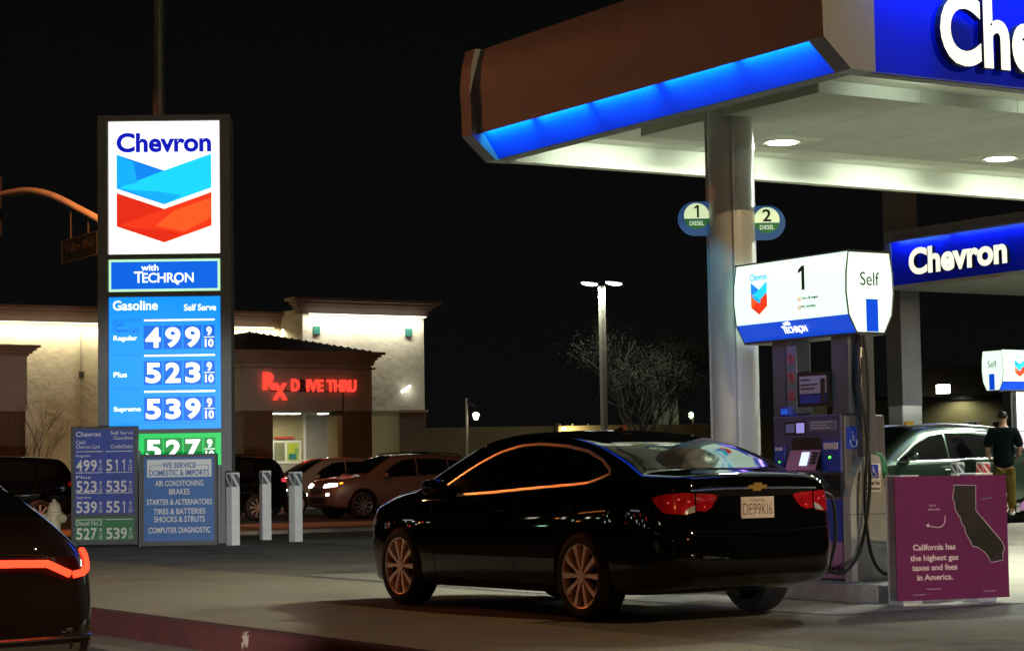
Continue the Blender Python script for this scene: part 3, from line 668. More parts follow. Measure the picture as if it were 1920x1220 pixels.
def price_row(dg, z0, h, x0, dx, tile, nm):
    b = MB(); y = -.031
    for k, c in enumerate(dg):
        xx = x0+k*dx; b.box(xx-.005, xx+dx-.03, y-.004, y, z0-.03, z0+h+.03, tile)
        b.text(c, xx+(dx-.03)/2, z0, .26 if c != '1' else .1, h, S_WHITE, y=y-.004, bold=.035, align='C')
    xx = x0+3*dx+.01; b.box(xx-.01, xx+.19, y-.004, y, z0-.03, z0+h+.03, tile)
    b.text('9', xx+.09, z0+h*.56, .09, h*.44, S_WHITE, y=y-.004, bold=.03, align='C'); b.text('10', xx+.09, z0, .15, h*.40, S_WHITE, y=y-.004, bold=.03, align='C'); b.box(xx, xx+.18, y-.006, y-.004, z0+h*.475, z0+h*.51, S_WHITE)
    if nm: b.box(x0, x0+3*dx+.2, y-.003, y, z0+h+.11, z0+h+.14, S_WHITE)
    return b
for nm, dg, z0, zn, wn in rows: price_row(dg, z0, .355, -.36, .345, S_TILE, nm).build('digit_row', SG)
b = MB(); b.box(-HW, HW, -.03, 0, 1.36, 1.92, S_GREEN); b.box(-HW, HW, -.03, 0, .52, 1.357, SIGNGREY); b.build('diesel_panel', SG)
price_row('527', 1.48, .33, -.36, .345, S_GTILE, None).build('digit_row', SG)

# dim price board and service board in front of it
DB = thing('price_board', 'unlit dark blue price board in grey frame, cash and credit columns, left of service sign', 'sign', (12.73, 35.16, 0), R(-31))
bw = 1.14
b = MB(); b.box(0, bw, -.06, .08, .02, 2.04, DARKG, .01); b.build('frame', DB)
b = MB(); b.box(.07, bw-.06, -.064, -.06, .55, 1.99, DIMBLUE); b.build('price_panel', DB)
b = MB(); b.box(.07, bw-.06, -.064, -.06, .10, .49, DIMGREEN); b.build('diesel_panel', DB)
b = MB(); y = -.0645
b.text('Chevron', .09, 1.87, .42, .085, DIMWHITE, y=y, bold=.01); b.text('Self Serve', 1.06, 1.90, .38, .06, DIMWHITE, y=y, align='R'); b.text('Gasoline', 1.06, 1.815, .33, .06, DIMWHITE, y=y, align='R')
b.text('Cash/', .09, 1.745, .17, .065, DIMWHITE, y=y); b.text('Chevron Card', .09, 1.665, .40, .065, DIMWHITE, y=y); b.text('Credit/Debit', 1.06, 1.665, .38, .065, DIMWHITE, y=y, align='R')
for nm, a, c, z0 in (('Regular', '499', '511', 1.28), ('Plus', '523', '535', .92), ('Supreme', '539', '551', .57), ('Diesel No.2', '527', '539', .12)):
    b.text(nm, .09, z0+(.235 if z0 > .2 else .24), .25 if nm != 'Diesel No.2' else .44, .05 if z0 > .2 else .075, DIMWHITE, y=y, bold=.003)
    for q, x0 in ((a, .09), (c, .60)):
        b.box(x0-.005, x0+.455, y-.003, y, z0+.33, z0+.342, DIMWHITE)
        for k, ch in enumerate(q): b.text(ch, x0+.055+k*.123, z0, .105 if ch != '1' else .04, .195, DIMWHITE, y=y, bold=.02, align='C')
        b.text('9', x0+.415, z0+.115, .04, .075, DIMWHITE, y=y, align='C'); b.text('10', x0+.415, z0, .06, .07, DIMWHITE, y=y, align='C'); b.box(x0+.38, x0+.45, y-.003, y, z0+.092, z0+.099, DIMWHITE)
b.build('lettering', DB)
SB = thing('service_sign', 'blue car service board with white block lettering, below the green diesel price', 'sign', (13.36, 33.60, 0), R(-31))
bw = 1.28
b = MB(); b.box(0, bw, -.06, .08, .02, 1.54, DARKG, .01); b.box(-.02, .0, -.03, .05, 0, 1.6, SIGNGREY); b.build('frame', SB)
b = MB(); b.box(.07, bw-.05, -.064, -.06, .10, 1.49, SVCBLUE); b.build('panel', SB)
b = MB(); b.box(.12, bw-.09, -.067, -.064, 1.16, 1.45, mat('pale_plate', (.62, .66, .68), .5, vary=.08)); b.build('heading_plate', SB)
b = MB(); cx = .655
b.text('WE SERVICE', cx, 1.31, .56, .09, SVCBLUE, y=-.0675, bold=.02, align='C'); b.text('DOMESTIC & IMPORTS', cx, 1.18, 1.0, .10, SVCBLUE, y=-.0675, bold=.02, align='C')
for s in (-1, 1): b.tube([(cx+s*.29, -.069, 1.355), (cx+s*.46, -.069, 1.355), (cx+s*.49, -.069, 1.33), (cx+s*.49, -.069, 1.30)], .006, SVCBLUE, 4)
for s, zz, w in (('AIR CONDITIONING', 1.01, .80), ('BRAKES', .87, .34), ('STARTER & ALTERNATORS', .70, 1.08), ('TIRES & BATTERIES', .545, .86), ('SHOCKS & STRUTS', .415, .84), ('COMPUTER DIAGNOSTIC', .235, 1.03)):
    b.text(s, cx, zz, w, .095, DIMWHITE, y=-.0645, bold=.012, align='C')
b.build('lettering', SB)

# fire hydrant
H = thing('fire_hydrant', 'cream painted fire hydrant on the pavement left of the dim price board', 'fire hydrant', (12.93, 36.6, 0))
b = MB(); b.lathe([(.16, 0), (.16, .05), (.115, .06), (.115, .52), (.15, .53), (.15, .57), (.12, .58), (.115, .66), (.08, .74), (.03, .77), (.03, .80), (0, .80)], HYDR, 20); b.build('barrel', H)
for a in (R(200), R(290), R(20)):
    b = MB(); b.tube([(0, 0, .46), (.17*math.cos(a), .17*math.sin(a), .46)], .065, HYDR, 12); b.tube([(.17*math.cos(a), .17*math.sin(a), .46), (.22*math.cos(a), .22*math.sin(a), .46)], [.085, .075], HYDR, 12); b.build('outlet', H)

# ------------------------------------------------------------------ street light with signal arm and street name sign
SP = thing('street_lamp', 'tall grey street lamp pole behind the price sign, with curved signal arm lit orange', 'street lamp', (16.43, 40.24, 0))
b = MB(); b.tube([(0, 0, .0), (0, 0, 11.4)], [.17, .11], POLE_S, 14); b.build('pole', SP)
b = MB(); b.tube(smoothline([(0, 0, 11.0), (-.6, -.05, 11.3), (-1.6, -.1, 11.45), (-2.1, -.1, 11.45)], 5), .05, POLE_S, 8); b.build('lamp_arm', SP)
b = MB(); b.box(-2.75, -2.05, -.24, .04, 11.33, 11.52, POLE_S, .04); lh = b.build('luminaire', SP)
b = MB(); b.box(-2.68, -2.12, -.20, .0, 11.29, 11.328, emi('sodium_glow', (1, .45, .12), 8)); b.build('lens', lh)
b = MB(); b.tube(smoothline([(0, .1, 5.6), (0, 2.0, 6.25), (0, 3.4, 6.72), (0, 4.58, 7.08), (0, 6.3, 7.58), (0, 7.8, 7.88), (0, 9, 8.0), (0, 10.5, 8.08)], 6), .08, mat('arm_paint', (.50, .48, .44), .5, vary=.15, scale=2), 12); b.build('signal_arm', SP)
lamp('sodium_lamp', 'SPOT', (14.0, 40.15, 11.27), 6500, SODIUM, .15, aim=(.12, .8, -.85), angle=R(108))
NS = thing('street_name_sign', 'dark green street name board hanging from the orange lit signal arm', 'sign', (16.43, 42.2, 5.98), R(-90))
# local x = -world y
b = MB(); b.box(-3.72, -1.54, -.02, .02, .0, .50, SIGNGREEN); b.build('board', NS)
b = MB()
for a, c in (((-3.72, 0), (-1.54, 0)), ((-3.72, .5), (-1.54, .5)), ((-3.72, 0), (-3.72, .5)), ((-1.54, 0), (-1.54, .5))): b.tube([(a[0], -.02, a[1]), (c[0], -.02, c[1])], .012, mat('sign_border', (.05, .055, .05), .6, vary=.1), 4)
b.build('border', NS)
b = MB(); b.text('Valley Blvd', -2.63, .14, 1.75, .26, mat('dull_white_letters', (.03, .032, .03), .6, vary=.1), y=-.021, align='C', bold=.0); b.build('lettering', NS)
for x, zt in ((-3.2, 1.25), (-2.1, .98)):
    b = MB(); b.tube([(x, 0, .5), (x, 0, zt)], .02, POLE_S, 6); b.build('hanger', NS)
TS = thing('traffic_signal', 'dark traffic signal backplate at the left edge on the end of the curved arm', 'traffic signal', (16.43, 51.15, 8.0))
b = MB(); b.box(-.30, .30, -.02, .02, -.85, .62, BLACKM); b.build('backplate', TS)
b = MB(); b.box(-.17, .17, .02, .22, -.65, .45, BLACKM, .02); b.build('housing', TS)

# ------------------------------------------------------------------ pharmacy across the cross street
PH = thing('pharmacy_building', 'pale stucco pharmacy with lit cornices and a hipped drive through porch', 'building', (30, 70, 0))
def o(x, y): return (x-30, y-70)
b = MB(); b.box(-18, 6.2, 3.0, 12, 0, 7.3, STUCCO); b.build('wall', PH)
b = MB()
for (x0, x1, yf, z0, z1, dd) in ((-18, 4.6, 3.0, 6.72, 7.28, .45), (4.55, 9.72, 1.0, 7.12, 7.68, .55)):
    n = 5
    for k in range(n):
        t = k/(n-1); e = dd*(.25+.75*t*t)
        b.box(x0-(e if x0 > 0 else 0), x1+(e if x0 > 0 else 0), yf-e, yf+.3, z0+(z1-z0)*k/n, z0+(z1-z0)*(k+1)/n-.0, CORNM)
b.build('cornice', PH)
b = MB(); b.box(4.60, 9.72, 1.0, 8, 3.53, 7.3, STUCCO); b.box(4.60, 8.62, 1.02, 8, 0, 3.528, TANM); b.box(8.62, 9.75, .96, 8, .0, 3.48, BROWNM); b.box(8.58, 9.82, .90, 8.02, 3.48, 3.57, CORNM); b.build('tower', PH)
for x in (5.15, 9.05):
    b = MB(); b.box(x-.14, x+.14, .93, .998, 6.36, 6.66, mat('green_vent', (.02, .13, .10), .5, vary=.1)); b.build('vent', PH)
b = MB()
b.box(-12, 4.2, 2.62, 2.72, 6.655, 6.70, WARMTUBE); b.box(4.7, 9.6, .58, .68, 7.06, 7.10, emi('white_tube_far', (1, 1, .85), 2.5)); b.build('light_strip', PH)
for x in (-9, -5, -1, 3.0): lamp('wall_wash', 'AREA', (30+x, 72.68, 6.64), 105, (1, .88, .55), 3.9, .08, aim=(0, .18, -1))
for x in (5.9, 8.4): lamp('wall_wash', 'AREA', (30+x, 70.66, 7.04), 68, (1, .97, .82), 2.4, .08, aim=(0, .2, -1))
b = MB(); b.box(-3.30, -3.12, 2.94, 2.998, 4.76, 4.98, DARKG); b.box(-3.24, -3.2, 2.97, 2.998, .5, 6.6, STUCCOG); b.build('junction_box', PH)
# porch: local corner (x -0.06.. 4.8, y -4)
b = MB(); x0, x1, y0, y1 = -.06, 4.82, -4.0, 1.0
b.box(x0, x1, y0, y0+.35, 3.36, 4.95, STUCCOG); b.box(x0, x0+.35, y0+.35, y1, 3.36, 4.95, STUCCOG); b.box(x1-.35, x1, y0+.35, y1, 3.36, 4.95, STUCCOG)
b.box(x0+.35, x1-.35, y0+.35, y1, 3.36, 3.5, STUCCOG)
b.box(x0+1.0, 3.70, y0-.03, y0, 4.02, 4.06, DARKG); b.box(3.66, 3.70, y0-.03, y0, 3.36, 4.02, DARKG)
b.build('porch_beam', PH)
b = MB()
for k in range(5):
    e = .06+.30*(k/4)**1.5; b.box(x0-e, x1+e, y0-e, y1, 4.95+k*.09, 4.95+(k+1)*.09, CORNM)
b.box(x0-.1, x1+.1, y0-.1, y1, 4.80, 4.86, CORNM); b.build('porch_cornice', PH)
b = MB(); ex, ez = .12, 5.40; pk = (1.25, -.9, 6.25)
b.add([(x0-ex, y0-ex, ez), (x1+ex, y0-ex, ez), (x1+ex, y1, ez), (x0-ex, y1, ez), (1.25, -1.6, 6.2), (1.25, y1, 6.2), (3.2, y1, 5.9)], [(0, 1, 4), (1, 2, 6, 4), (3, 0, 4, 5), (4, 6, 5)], TILEM)
for k in range(26):
    t = k/25; xa = x0-ex+(x1-x0+2*ex)*t
    top = Vector((1.25, -1.6, 6.2)); base = Vector((xa, y0-ex, ez)); mid = base.lerp(top, .985)
    # ribs run up the slope and stop at the hip
    s = 1-abs((xa-1.25)/((x1+ex-1.25) if xa > 1.25 else (1.25-x0+ex)))
    endp = Vector((xa, y0-ex+(y1-y0)*0+(2.52)*s, ez+.8*s)); b.tube([base+Vector((0, 0, .01)), endp+Vector((0, 0, .01))], .035, TILEM, 5)
b.build('porch_roof', PH)
for xx0, xx1 in ((-.06, 1.03), (3.70, 4.82)):
    b = MB(); b.box(xx0, xx1, -3.97, -3.0, 0.0, 3.355, BROWNM)
    if xx0 > 1: b.box(3.52, 3.70, -3.9, -3.1, 0, 3.2, TANM)
    b.build('porch_pier', PH)
b = MB(); b.box(-1.2, 6, .9, .998, 0, 3.36, TANM); b.box(4.52, 4.60, .80, .9, 1.7, 3.36, WHITEP); b.box(4.62, 5.65, .86, .9, 1.74, 3.36, STUCCOG); b.box(-1.2, 6, .84, .9, 1.66, 1.74, WHITEP); b.box(-1.2, 6, .8, .9, 0, 1.655, STUCCOG); b.build('porch_wall', PH)
wn = MB(); wn.box(3.25, 4.40, .78, .86, 1.60, 2.44, WHITEP); wo = wn.build('drive_up_window', PH)
for x0_, x1_ in ((3.30, 3.72), (3.82, 4.30)):
    b = MB(); b.box(x0_, x1_, .765, .78, 1.70, 2.36, emi('window_poster', (.30, .42, .06), .25, (.36, .42, .10)) if x0_ > 3.7 else mat('window_glass_dim', (.22, .24, .16), .3, vary=.3, scale=2)); b.build('pane', wo)
for p_ in ((3.9, 4.12, 1.95, 2.26, (.5, .55, .04)), (3.88, 4.2, 1.75, 1.95, (.03, .2, .24)), (4.12, 4.27, 1.98, 2.15, (.2, .4, .1))):
    b = MB(); b.box(p_[0], p_[1], .755, .764, p_[2], p_[3], mat('poster_print', p_[4], .5, vary=.2)); b.build('poster', wo)
b = MB(); b.box(3.35, 4.1, .74, .86, 2.50, 2.57, STRIPE_R); b.build('sill_strip', PH)
for x in (2.22, 2.62, 3.05, 4.15):
    b = MB(); b.box(x-.12, x+.12, -1.7, -1.3, 3.32, 3.355, emi('porch_tube', (1, 1, .78), 5)); b.build('porch_light', PH)
lamp('porch_lamp', 'AREA', (32.9, 69.2, 3.27), 60, (1, .95, .66), 1.2, .5); lamp('porch_lamp', 'AREA', (34.5, 68.6, 3.27), 25, (1, .92, .70), .5); lamp('porch_lamp', 'AREA', (29.2, 70.2, 3.2), 40, (1, .95, .66), .6)
b = MB(); b.M = Matrix.Translation((8.25+.6, .86, 4.36)) @ Matrix.Rotation(R(-32), 4, 'Y'); b.box(-.22, .22, -.02, .06, -.035, .035, emi('floodlight', (1, 1, .9), 3)); b.build('floodlight', PH)
lamp('flood', 'POINT', (39.0, 70.72, 4.3), 4, (1, 1, .88), .1)
b = MB(); b.box(-7.9, -6.9, -2, 3, 3.4, 5.2, STUCCOG); b.box(-7.9, -6.95, -1.98, 3, 0, 3.4, BROWNM)
for k in range(4): b.box(-8.2, -6.85+.10*k, -2.05-.1*k, 3, 5.2+k*.09, 5.29+k*.09, CORNM)
b.build('side_pavilion', PH)
DS = thing('drive_through_sign', 'red lit pharmacy sign with Rx symbol and DRIVE THRU letters on porch front', 'sign', (30, 65.97, 0))
b = MB()
b.text('R', .62, 4.06, .50, .60, NEON, y=-.02, th=.1, bold=.04); b.build('symbol_letter', DS)
b = MB(); b.text('X', .98, 3.72, .52, .58, NEON, y=-.03, th=.1, bold=.04); b.build('symbol_letter', DS)
b = MB(); b.text('D', 1.68, 4.02, .30, .42, NEON, y=-.02, th=.08, bold=.03); b.build('lettering', DS); b = MB(); b.text('IVE', 2.26, 4.01, .63, .42, NEON, y=-.02, th=.08, bold=.03); b.build('lettering', DS); b = MB(); b.text('THRU', 3.03, 4.01, 1.13, .42, NEON, y=-.02, th=.08, bold=.03); b.build('lettering', DS)
b = MB(); b.text('R', 2.02, 4.01, .22, .42, NEONOFF, y=-.02, th=.08, bold=.01); b.build('dead_letter', DS)
DS2 = thing('drive_through_sign', 'red letter on the side of the porch, next to the tall price sign edge', 'sign', (29.92, 67.0, 0), R(-90))
b = MB(); b.text('THRU', -.25, 4.1, 1.5, .40, NEON, y=-.02, th=.08, bold=.015, align='R'); b.build('lettering', DS2)

# ------------------------------------------------------------------ vehicles
def pchip(xs, ys):
    xs = np.array(xs, float); ys = np.array(ys, float); h = np.diff(xs); d = np.diff(ys)/h; n = len(xs); m = np.zeros(n)
    for i in range(1, n-1):
        if d[i-1]*d[i] > 0: w1, w2 = 2*h[i]+h[i-1], h[i]+2*h[i-1]; m[i] = (w1+w2)/(w1/d[i-1]+w2/d[i])
    m[0], m[-1] = d[0], d[-1]
    def f(x):
        x = min(max(x, xs[0]), xs[-1]); i = min(int(np.searchsorted(xs, x, 'right'))-1, n-2); i = max(i, 0)
        t = (x-xs[i])/h[i]; return (2*t**3-3*t*t+1)*ys[i]+(t**3-2*t*t+t)*h[i]*m[i]+(-2*t**3+3*t*t)*ys[i+1]+(t**3-t*t)*h[i]*m[i+1]
    return f
def P2(pts): return pchip([p[0] for p in pts], [p[1] for p in pts])
def shell(sp):
    """Closed body: cross sections lofted along y, ends shaped by a side profile, wheel arches cut out."""
    ft, fb, fs, fwid = P2(sp['top']), P2(sp['belt']), P2(sp['sill']), P2(sp['plan'])
    y0, y1 = sp['top'][0][0], sp['top'][-1][0]
    ys = sorted(set([round(p[0], 3) for p in sp['top']]+[round(v, 3) for v in np.linspace(y0, y1, 30)]+[y0+.03, y0+.09, y0+.18, y1-.03, y1-.09, y1-.18]))
    yy = [ys[0]]
    for v in ys[1:]:
        if v-yy[-1] > .025: yy.append(v)
    rings = []
    for y in yy:
        w, zs, zb, zt = fwid(y), fs(y), fb(y), ft(y); zt = max(zt, zb+.01); h = zt-zb; H = zb-zs
        we = .94*w-.012-sp['tum']*h; ze = zt-min(.055, .45*h)
        if h < .2: we = .94*w-.03-sp['tum']*h
        half = [(0, zs), (.55*w, zs), (.90*w, zs), (.965*w, zs+.05), (.985*w, zs+.28*H), (w, zs+.55*H), (.995*w, zs+.8*H), (.97*w, zb-.02), (.945*w, zb+.004)]
        a = half[-1]
        half += [(a[0]+(we-a[0])*.5+.012*min(1, h*3), a[1]+(ze-a[1])*.5), (we, ze), (we-.07, ze+(zt-ze)*.52), (.5*we, zt-.12*(zt-ze)), (0, zt)]
        rings.append([Vector((x, y, z)) for x, z in half])
    K = len(rings[0]); vs = []; fs_ = []
    er, ef = P2(sp['rear']), P2(sp['front'])
    for r in rings:
        L = []
        for s in (1, -1):
            for p in (r if s > 0 else r[-2:0:-1]):
                q = Vector((s*p.x, p.y, p.z))
                tr = max(0, 1-(p.y-y0)/.55); tf = max(0, 1-(y1-p.y)/.55)
                q.y += er(p.z)*tr*tr - ef(p.z)*tf*tf
                L.append(q)
        vs += L
    n = 2*K-2
    for i in range(len(rings)-1):
        for k in range(n): fs_.append((i*n+k, i*n+(k+1) % n, (i+1)*n+(k+1) % n, (i+1)*n+k))
    for i, rev in ((0, 0), (len(rings)-1, 1)):
        for k in range(K-1):
            a, bq = i*n+k, i*n+k+1; c, d = i*n+(n-k-1) % n, i*n+(n-k) % n
            f = [a, bq, c, d] if k not in (0, K-2) else ([a, bq, c] if k == 0 else [a, bq, d])
            if k == 0: f = [a, bq, i*n+n-1]
            elif k == K-2: f = [a, bq, i*n+(n-k)]
            else: f = [a, bq, i*n+n-k-1, i*n+n-k]
            fs_.append(f[::-1] if not rev else f)
    me = bpy.data.meshes.new('body'); me.from_pydata([tuple(v) for v in vs], [], fs_)
    bm = bmesh.new(); bm.from_mesh(me); bmesh.ops.recalc_face_normals(bm, faces=bm.faces[:]); bm.to_mesh(me); bm.free()
    ob = bpy.data.objects.new('body', me); COL.objects.link(ob)
    md = ob.modifiers.new('s', 'SUBSURF'); md.levels = md.render_levels = 2
    dg = bpy.context.evaluated_depsgraph_get(); me2 = bpy.data.meshes.new_from_object(ob.evaluated_get(dg))
    bv = BVHTree.FromPolygons([v.co[:] for v in me2.vertices], [list(p.vertices) for p in me2.polygons])
    ob.modifiers.clear(); ob.data = me2
    cut = MB()
    for ya in sp['axles']:
        for s in (-1, 1):
            cut.M = Matrix.Translation((s*.8, ya, sp['R']-.01)); cut.lathe([(0, -.23), (sp['arch'], -.23), (sp['arch'], .4), (0, .4)], WELL, 40, 'x') if s > 0 else cut.lathe([(0, -.4), (sp['arch'], -.4), (sp['arch'], .23), (0, .23)], WELL, 40, 'x')
    cuts = []
    me3 = bpy.data.meshes.new('cut')
    bm = bmesh.new()
    for ya in sp['axles']:
        for s in (-1, 1):
            r_ = bmesh.ops.create_cone(bm, cap_ends=True, segments=40, radius1=sp['arch'], radius2=sp['arch'], depth=.62, matrix=Matrix.Translation((s*.93, ya, sp['R']+.01)) @ Matrix.Rotation(PI/2, 4, 'Y'))
    bm.to_mesh(me3); bm.free(); me3.materials.append(WELL)
    co_ = bpy.data.objects.new('cut', me3); COL.objects.link(co_)
    me2.materials.clear(); me2.materials.append(sp['paint']); me2.materials.append(WELL)
    md = ob.modifiers.new('b', 'BOOLEAN'); md.object = co_; md.operation = 'DIFFERENCE'; md.solver = 'EXACT'
    dg = bpy.context.evaluated_depsgraph_get(); me4 = bpy.data.meshes.new_from_object(ob.evaluated_get(dg))
    ob.modifiers.clear(); ob.data = me4; bpy.data.objects.remove(co_)
    me4.polygons.foreach_set('use_smooth', [True]*len(me4.polygons)); me4.set_sharp_from_angle(angle=R(38))
    return ob, bv
def hit(bv, o_, d_, off):
    o_, d_ = Vector(o_), Vector(d_).normalized()
    p, nn, i, dist = bv.ray_cast(o_, d_, 8)
    if p is None: return None
    if nn.dot(d_) > 0: nn = -nn
    return p+nn*off
def resample(pl, n):
    P = [Vector((*p, 0)) for p in pl]; d = [0]
    for a, c in zip(P, P[1:]): d.append(d[-1]+(c-a).length)
    out = []
    for k in range(n):
        t = d[-1]*k/(n-1); i = max(0, min(len(P)-2, int(np.searchsorted(d, t, 'right'))-1))
        out.append(P[i].lerp(P[i+1], (t-d[i])/max(1e-9, d[i+1]-d[i])))
    return out
def side(s): return lambda a, c: ((s*3, a, c), (-s, 0, 0))
def topv(a, c): return ((a, c, 4), (0, 0, -1))
def rearv(a, c): return ((a, -6, c), (0, 1, 0))
def frontv(a, c): return ((a, 6, c), (0, -1, 0))
def radial(oy, sgn):
    def f(a, c):
        a = R(a); d = Vector((math.sin(a), sgn*math.cos(a), 0)); return (Vector((0, oy, c))+d*4, -d)
    return f
def patch(bv, f, lo, hi, m, n=24, k=8, off=.004, name='patch', parent=None, th=0):
    A, B = resample(lo, n), resample(hi, n); b = MB(); vs = []; last = None
    for i in range(n):
        for j in range(k+1):
            q = A[i].lerp(B[i], j/k); h = hit(bv, *f(q.x, q.y), off)
            if h is None: h = last if last is not None else Vector((0, 0, .5))
            last = h; vs.append(h)
    b.add(vs, [(i*(k+1)+j, (i+1)*(k+1)+j, (i+1)*(k+1)+j+1, i*(k+1)+j+1) for i in range(n-1) for j in range(k)], m, True)
    return b.build(name, parent)
def rod(bv, f, pl, r, m, name, parent, n=30, off=.003, closed=False):
    pts = [hit(bv, *f(q.x, q.y), off) for q in resample(pl+(pl[:1] if closed else []), n)]
    pts = [p for p in pts if p is not None]
    if closed: pts = pts[:-1]
    b = MB(); b.tube(pts, r, m, 6, closed=closed); return b.build(name, parent)
def ribbon(bv, f, pl, w, m, name, parent, n=60, off=.006):
    """Flat moulding that lies on the body and is slightly crowned across its width."""
    pts = []
    for q in resample(pl, n):
        o_, d_ = f(q.x, q.y); p = hit(bv, o_, d_, off); p2 = hit(bv, o_, d_, off+1)
        if p is not None: pts.append((p, (p2-p).normalized()))
    vs = []
    for i, (p, nn) in enumerate(pts):
        t = (pts[min(i+1, len(pts)-1)][0]-pts[max(i-1, 0)][0]).normalized(); sd = t.cross(nn).normalized()
        for u, h in ((-1, -.006), (-.92, .0008), (-.75, .0022), (.75, .0022), (.92, .0008), (1, -.006)): vs.append(p+sd*u*w+nn*h)
    b = MB(); b.add(vs, [(i*6+k, i*6+k+1, (i+1)*6+k+1, (i+1)*6+k) for i in range(len(pts)-1) for k in range(5)], m, False); return b.build(name, parent)
def wheel(root, x, y, Rr, rimr, wid, spokes, rm, style):
    s = -1 if x < 0 else 1
    hub = MB(); hub.lathe([(0, .0), (.05, .0), (.058, -.02), (.05, -.05)], rm, 16, 'x')
    hub.lathe([(0, -.07), (.15, -.07), (.15, -.09), (0, -.09)], ALLOYD, 24, 'x')
    h = hub.build('wheel', root, (x, y, Rr), PI if s < 0 else 0)
    t = MB(); w = wid/2
    prof = [(rimr, -wid), (rimr+.03, -wid), (Rr-.03, -wid-.005), (Rr-.006, -wid+.02), (Rr, -wid+.045), (Rr, -.045), (Rr-.006, -.02), (Rr-.03, .008), (rimr+.045, .018), (rimr+.012, .012), (rimr, -.01), (rimr-.02, -.1)]
    t.lathe(prof, RUBBER, 48, 'x'); t.build('tyre', h)
    r = MB(); r.lathe([(rimr-.004, -.12), (rimr-.014, -.04), (rimr-.004, .002), (rimr+.006, .006), (rimr+.006, -.004)], rm, 48, 'x')
    r.lathe([(.0, -.135), (rimr-.01, -.135)], BLACKM, 32, 'x')
    def spoke(a, r0, r1, w0, w1, d0, d1, m):
        c, q = math.cos(a), math.sin(a); vs = []
        for rr, ww, dd in ((r0, w0, d0), (r0*.45+r1*.55, (w0+w1)*.47, (d0+d1)/2+.004), (r1, w1, d1)):
            for u, xx in ((-ww, dd-.035), (-ww*.8, dd), (ww*.8, dd), (ww, dd-.035)): vs.append((xx, rr*c-u*q, rr*q+u*c))
        r.add(vs, [(i*4+k, i*4+k+1, (i+1)*4+k+1, (i+1)*4+k) for i in range(2) for k in range(3)], m)
    for k in range(spokes):
        a = 2*PI*k/spokes+PI/2
        if style == 'V':
            for e in (-1, 1):
                c0 = a+e*.24; c1 = a+e*.31
                p0 = Vector((.05*math.cos(c0), .05*math.sin(c0))); p1 = Vector(((rimr-.006)*math.cos(c1), (rimr-.006)*math.sin(c1)))
                d = (p1-p0); nn = Vector((-d.y, d.x)).normalized(); vs = []
                for t_, ww, xx in ((0, .017, -.008), (.5, .022, .0), (1, .031, .0)):
                    p = p0+d*t_
                    for u, dx in ((-ww, -.04), (-ww*.75, 0), (ww*.75, 0), (ww, -.04)): vs.append((xx+dx, p.x+nn.x*u, p.y+nn.y*u))
                r.add(vs, [(i*4+q, i*4+q+1, (i+1)*4+q+1, (i+1)*4+q) for i in range(2) for q in range(3)], rm)
        else: spoke(a, .045, rimr-.006, .022, .030, -.01, .0, rm)
    r.build('rim', h)
    return h
def mirror(bv, root, s, y, z, x, paint, w=.22, h=.14):
    b = MB(); bm = bmesh.new(); bmesh.ops.create_icosphere(bm, subdivisions=3, radius=1)
    for v in bm.verts:
        c = v.co.normalized(); e = .55
        v.co = Vector([math.copysign(abs(q)**e, q) for q in c])
        v.co = Vector((v.co.x*w/2, v.co.y*.085*(1 if v.co.y > 0 else .6), v.co.z*h/2))
    bm.verts.index_update(); b.M = Matrix.Translation((s*(x+w/2+.05), y, z))
    b.add([v.co[:] for v in bm.verts], [[q.index for q in f.verts] for f in bm.faces], paint, True); bm.free()
    b.M = Matrix(); b.tube([(s*(x-.03), y, z-.06), (s*(x+.09), y, z-.03)], .025, BLACKM, 6)
    return b.build('mirror', root)

def car(sp, name, label, cat, loc, rz, group=None):
    root = thing(name, label, cat, loc, rz, group)
    ob, bv = shell(sp); ob.parent = root
    for s in (-1, 1):
        for nm, lo, hi in sp['windows']:
            patch(bv, side(s), lo, hi, sp.get('glass', GLASSD), 26, 6, .003, 'side_window', root)
        if sp.get('trim'):
            for pl, r in sp['trim']: ribbon(bv, side(s), pl, r, sp['trimmat'], 'window_trim', root)
        for y, z in sp.get('handles', ()):
            p = hit(bv, (s*3, y, z), (-s, 0, 0), .018); b = MB(); b.M = Matrix.Translation(p); b.box(-.012, .012, -.09, .09, -.013, .013, sp.get('handlemat', sp['paint']), .01); b.build('door_handle', root)
        for pl in sp.get('seams', ()): rod(bv, side(s), pl, .0035, BLACKM, 'door_seam', root, 26, .0)
        if sp.get('cladding'): 
            rod(bv, side(s), sp['cladding'], .03, BLACKM, 'side_cladding', root, 20, .0)
        for pl, r, m, nm in sp.get('sidelines', ()): rod(bv, side(s), pl, r, m, nm, root, 24, .004)
        mx = sp['mirror']; mirror(bv, root, s, *mx[:3], sp.get('mirrorpaint', sp['paint']))
        for ya in sp['axles']:
            wheel(root, s*sp['track'], ya, sp['R'], sp['rim'], .22, sp['spokes'], sp['rimmat'], sp['style'])
            if sp.get('archtrim'): 
                a0 = [(ya+(sp['arch']+.015)*math.cos(a), sp['R']+.01+(sp['arch']+.015)*math.sin(a)) for a in L_(R(-8), R(188), 20)]
                rod(bv, side(s), a0, .028, BLACKM, 'arch_trim', root, 30, .0)
    if sp.get('wind'): patch(bv, topv, *sp['wind'], GLASSD, 20, 8, .003, 'windshield', root)
    if sp.get('back'): patch(bv, topv, *sp['back'], sp.get('backmat', GLASSD), 22, 10, .003, 'rear_window', root)
    return root, bv

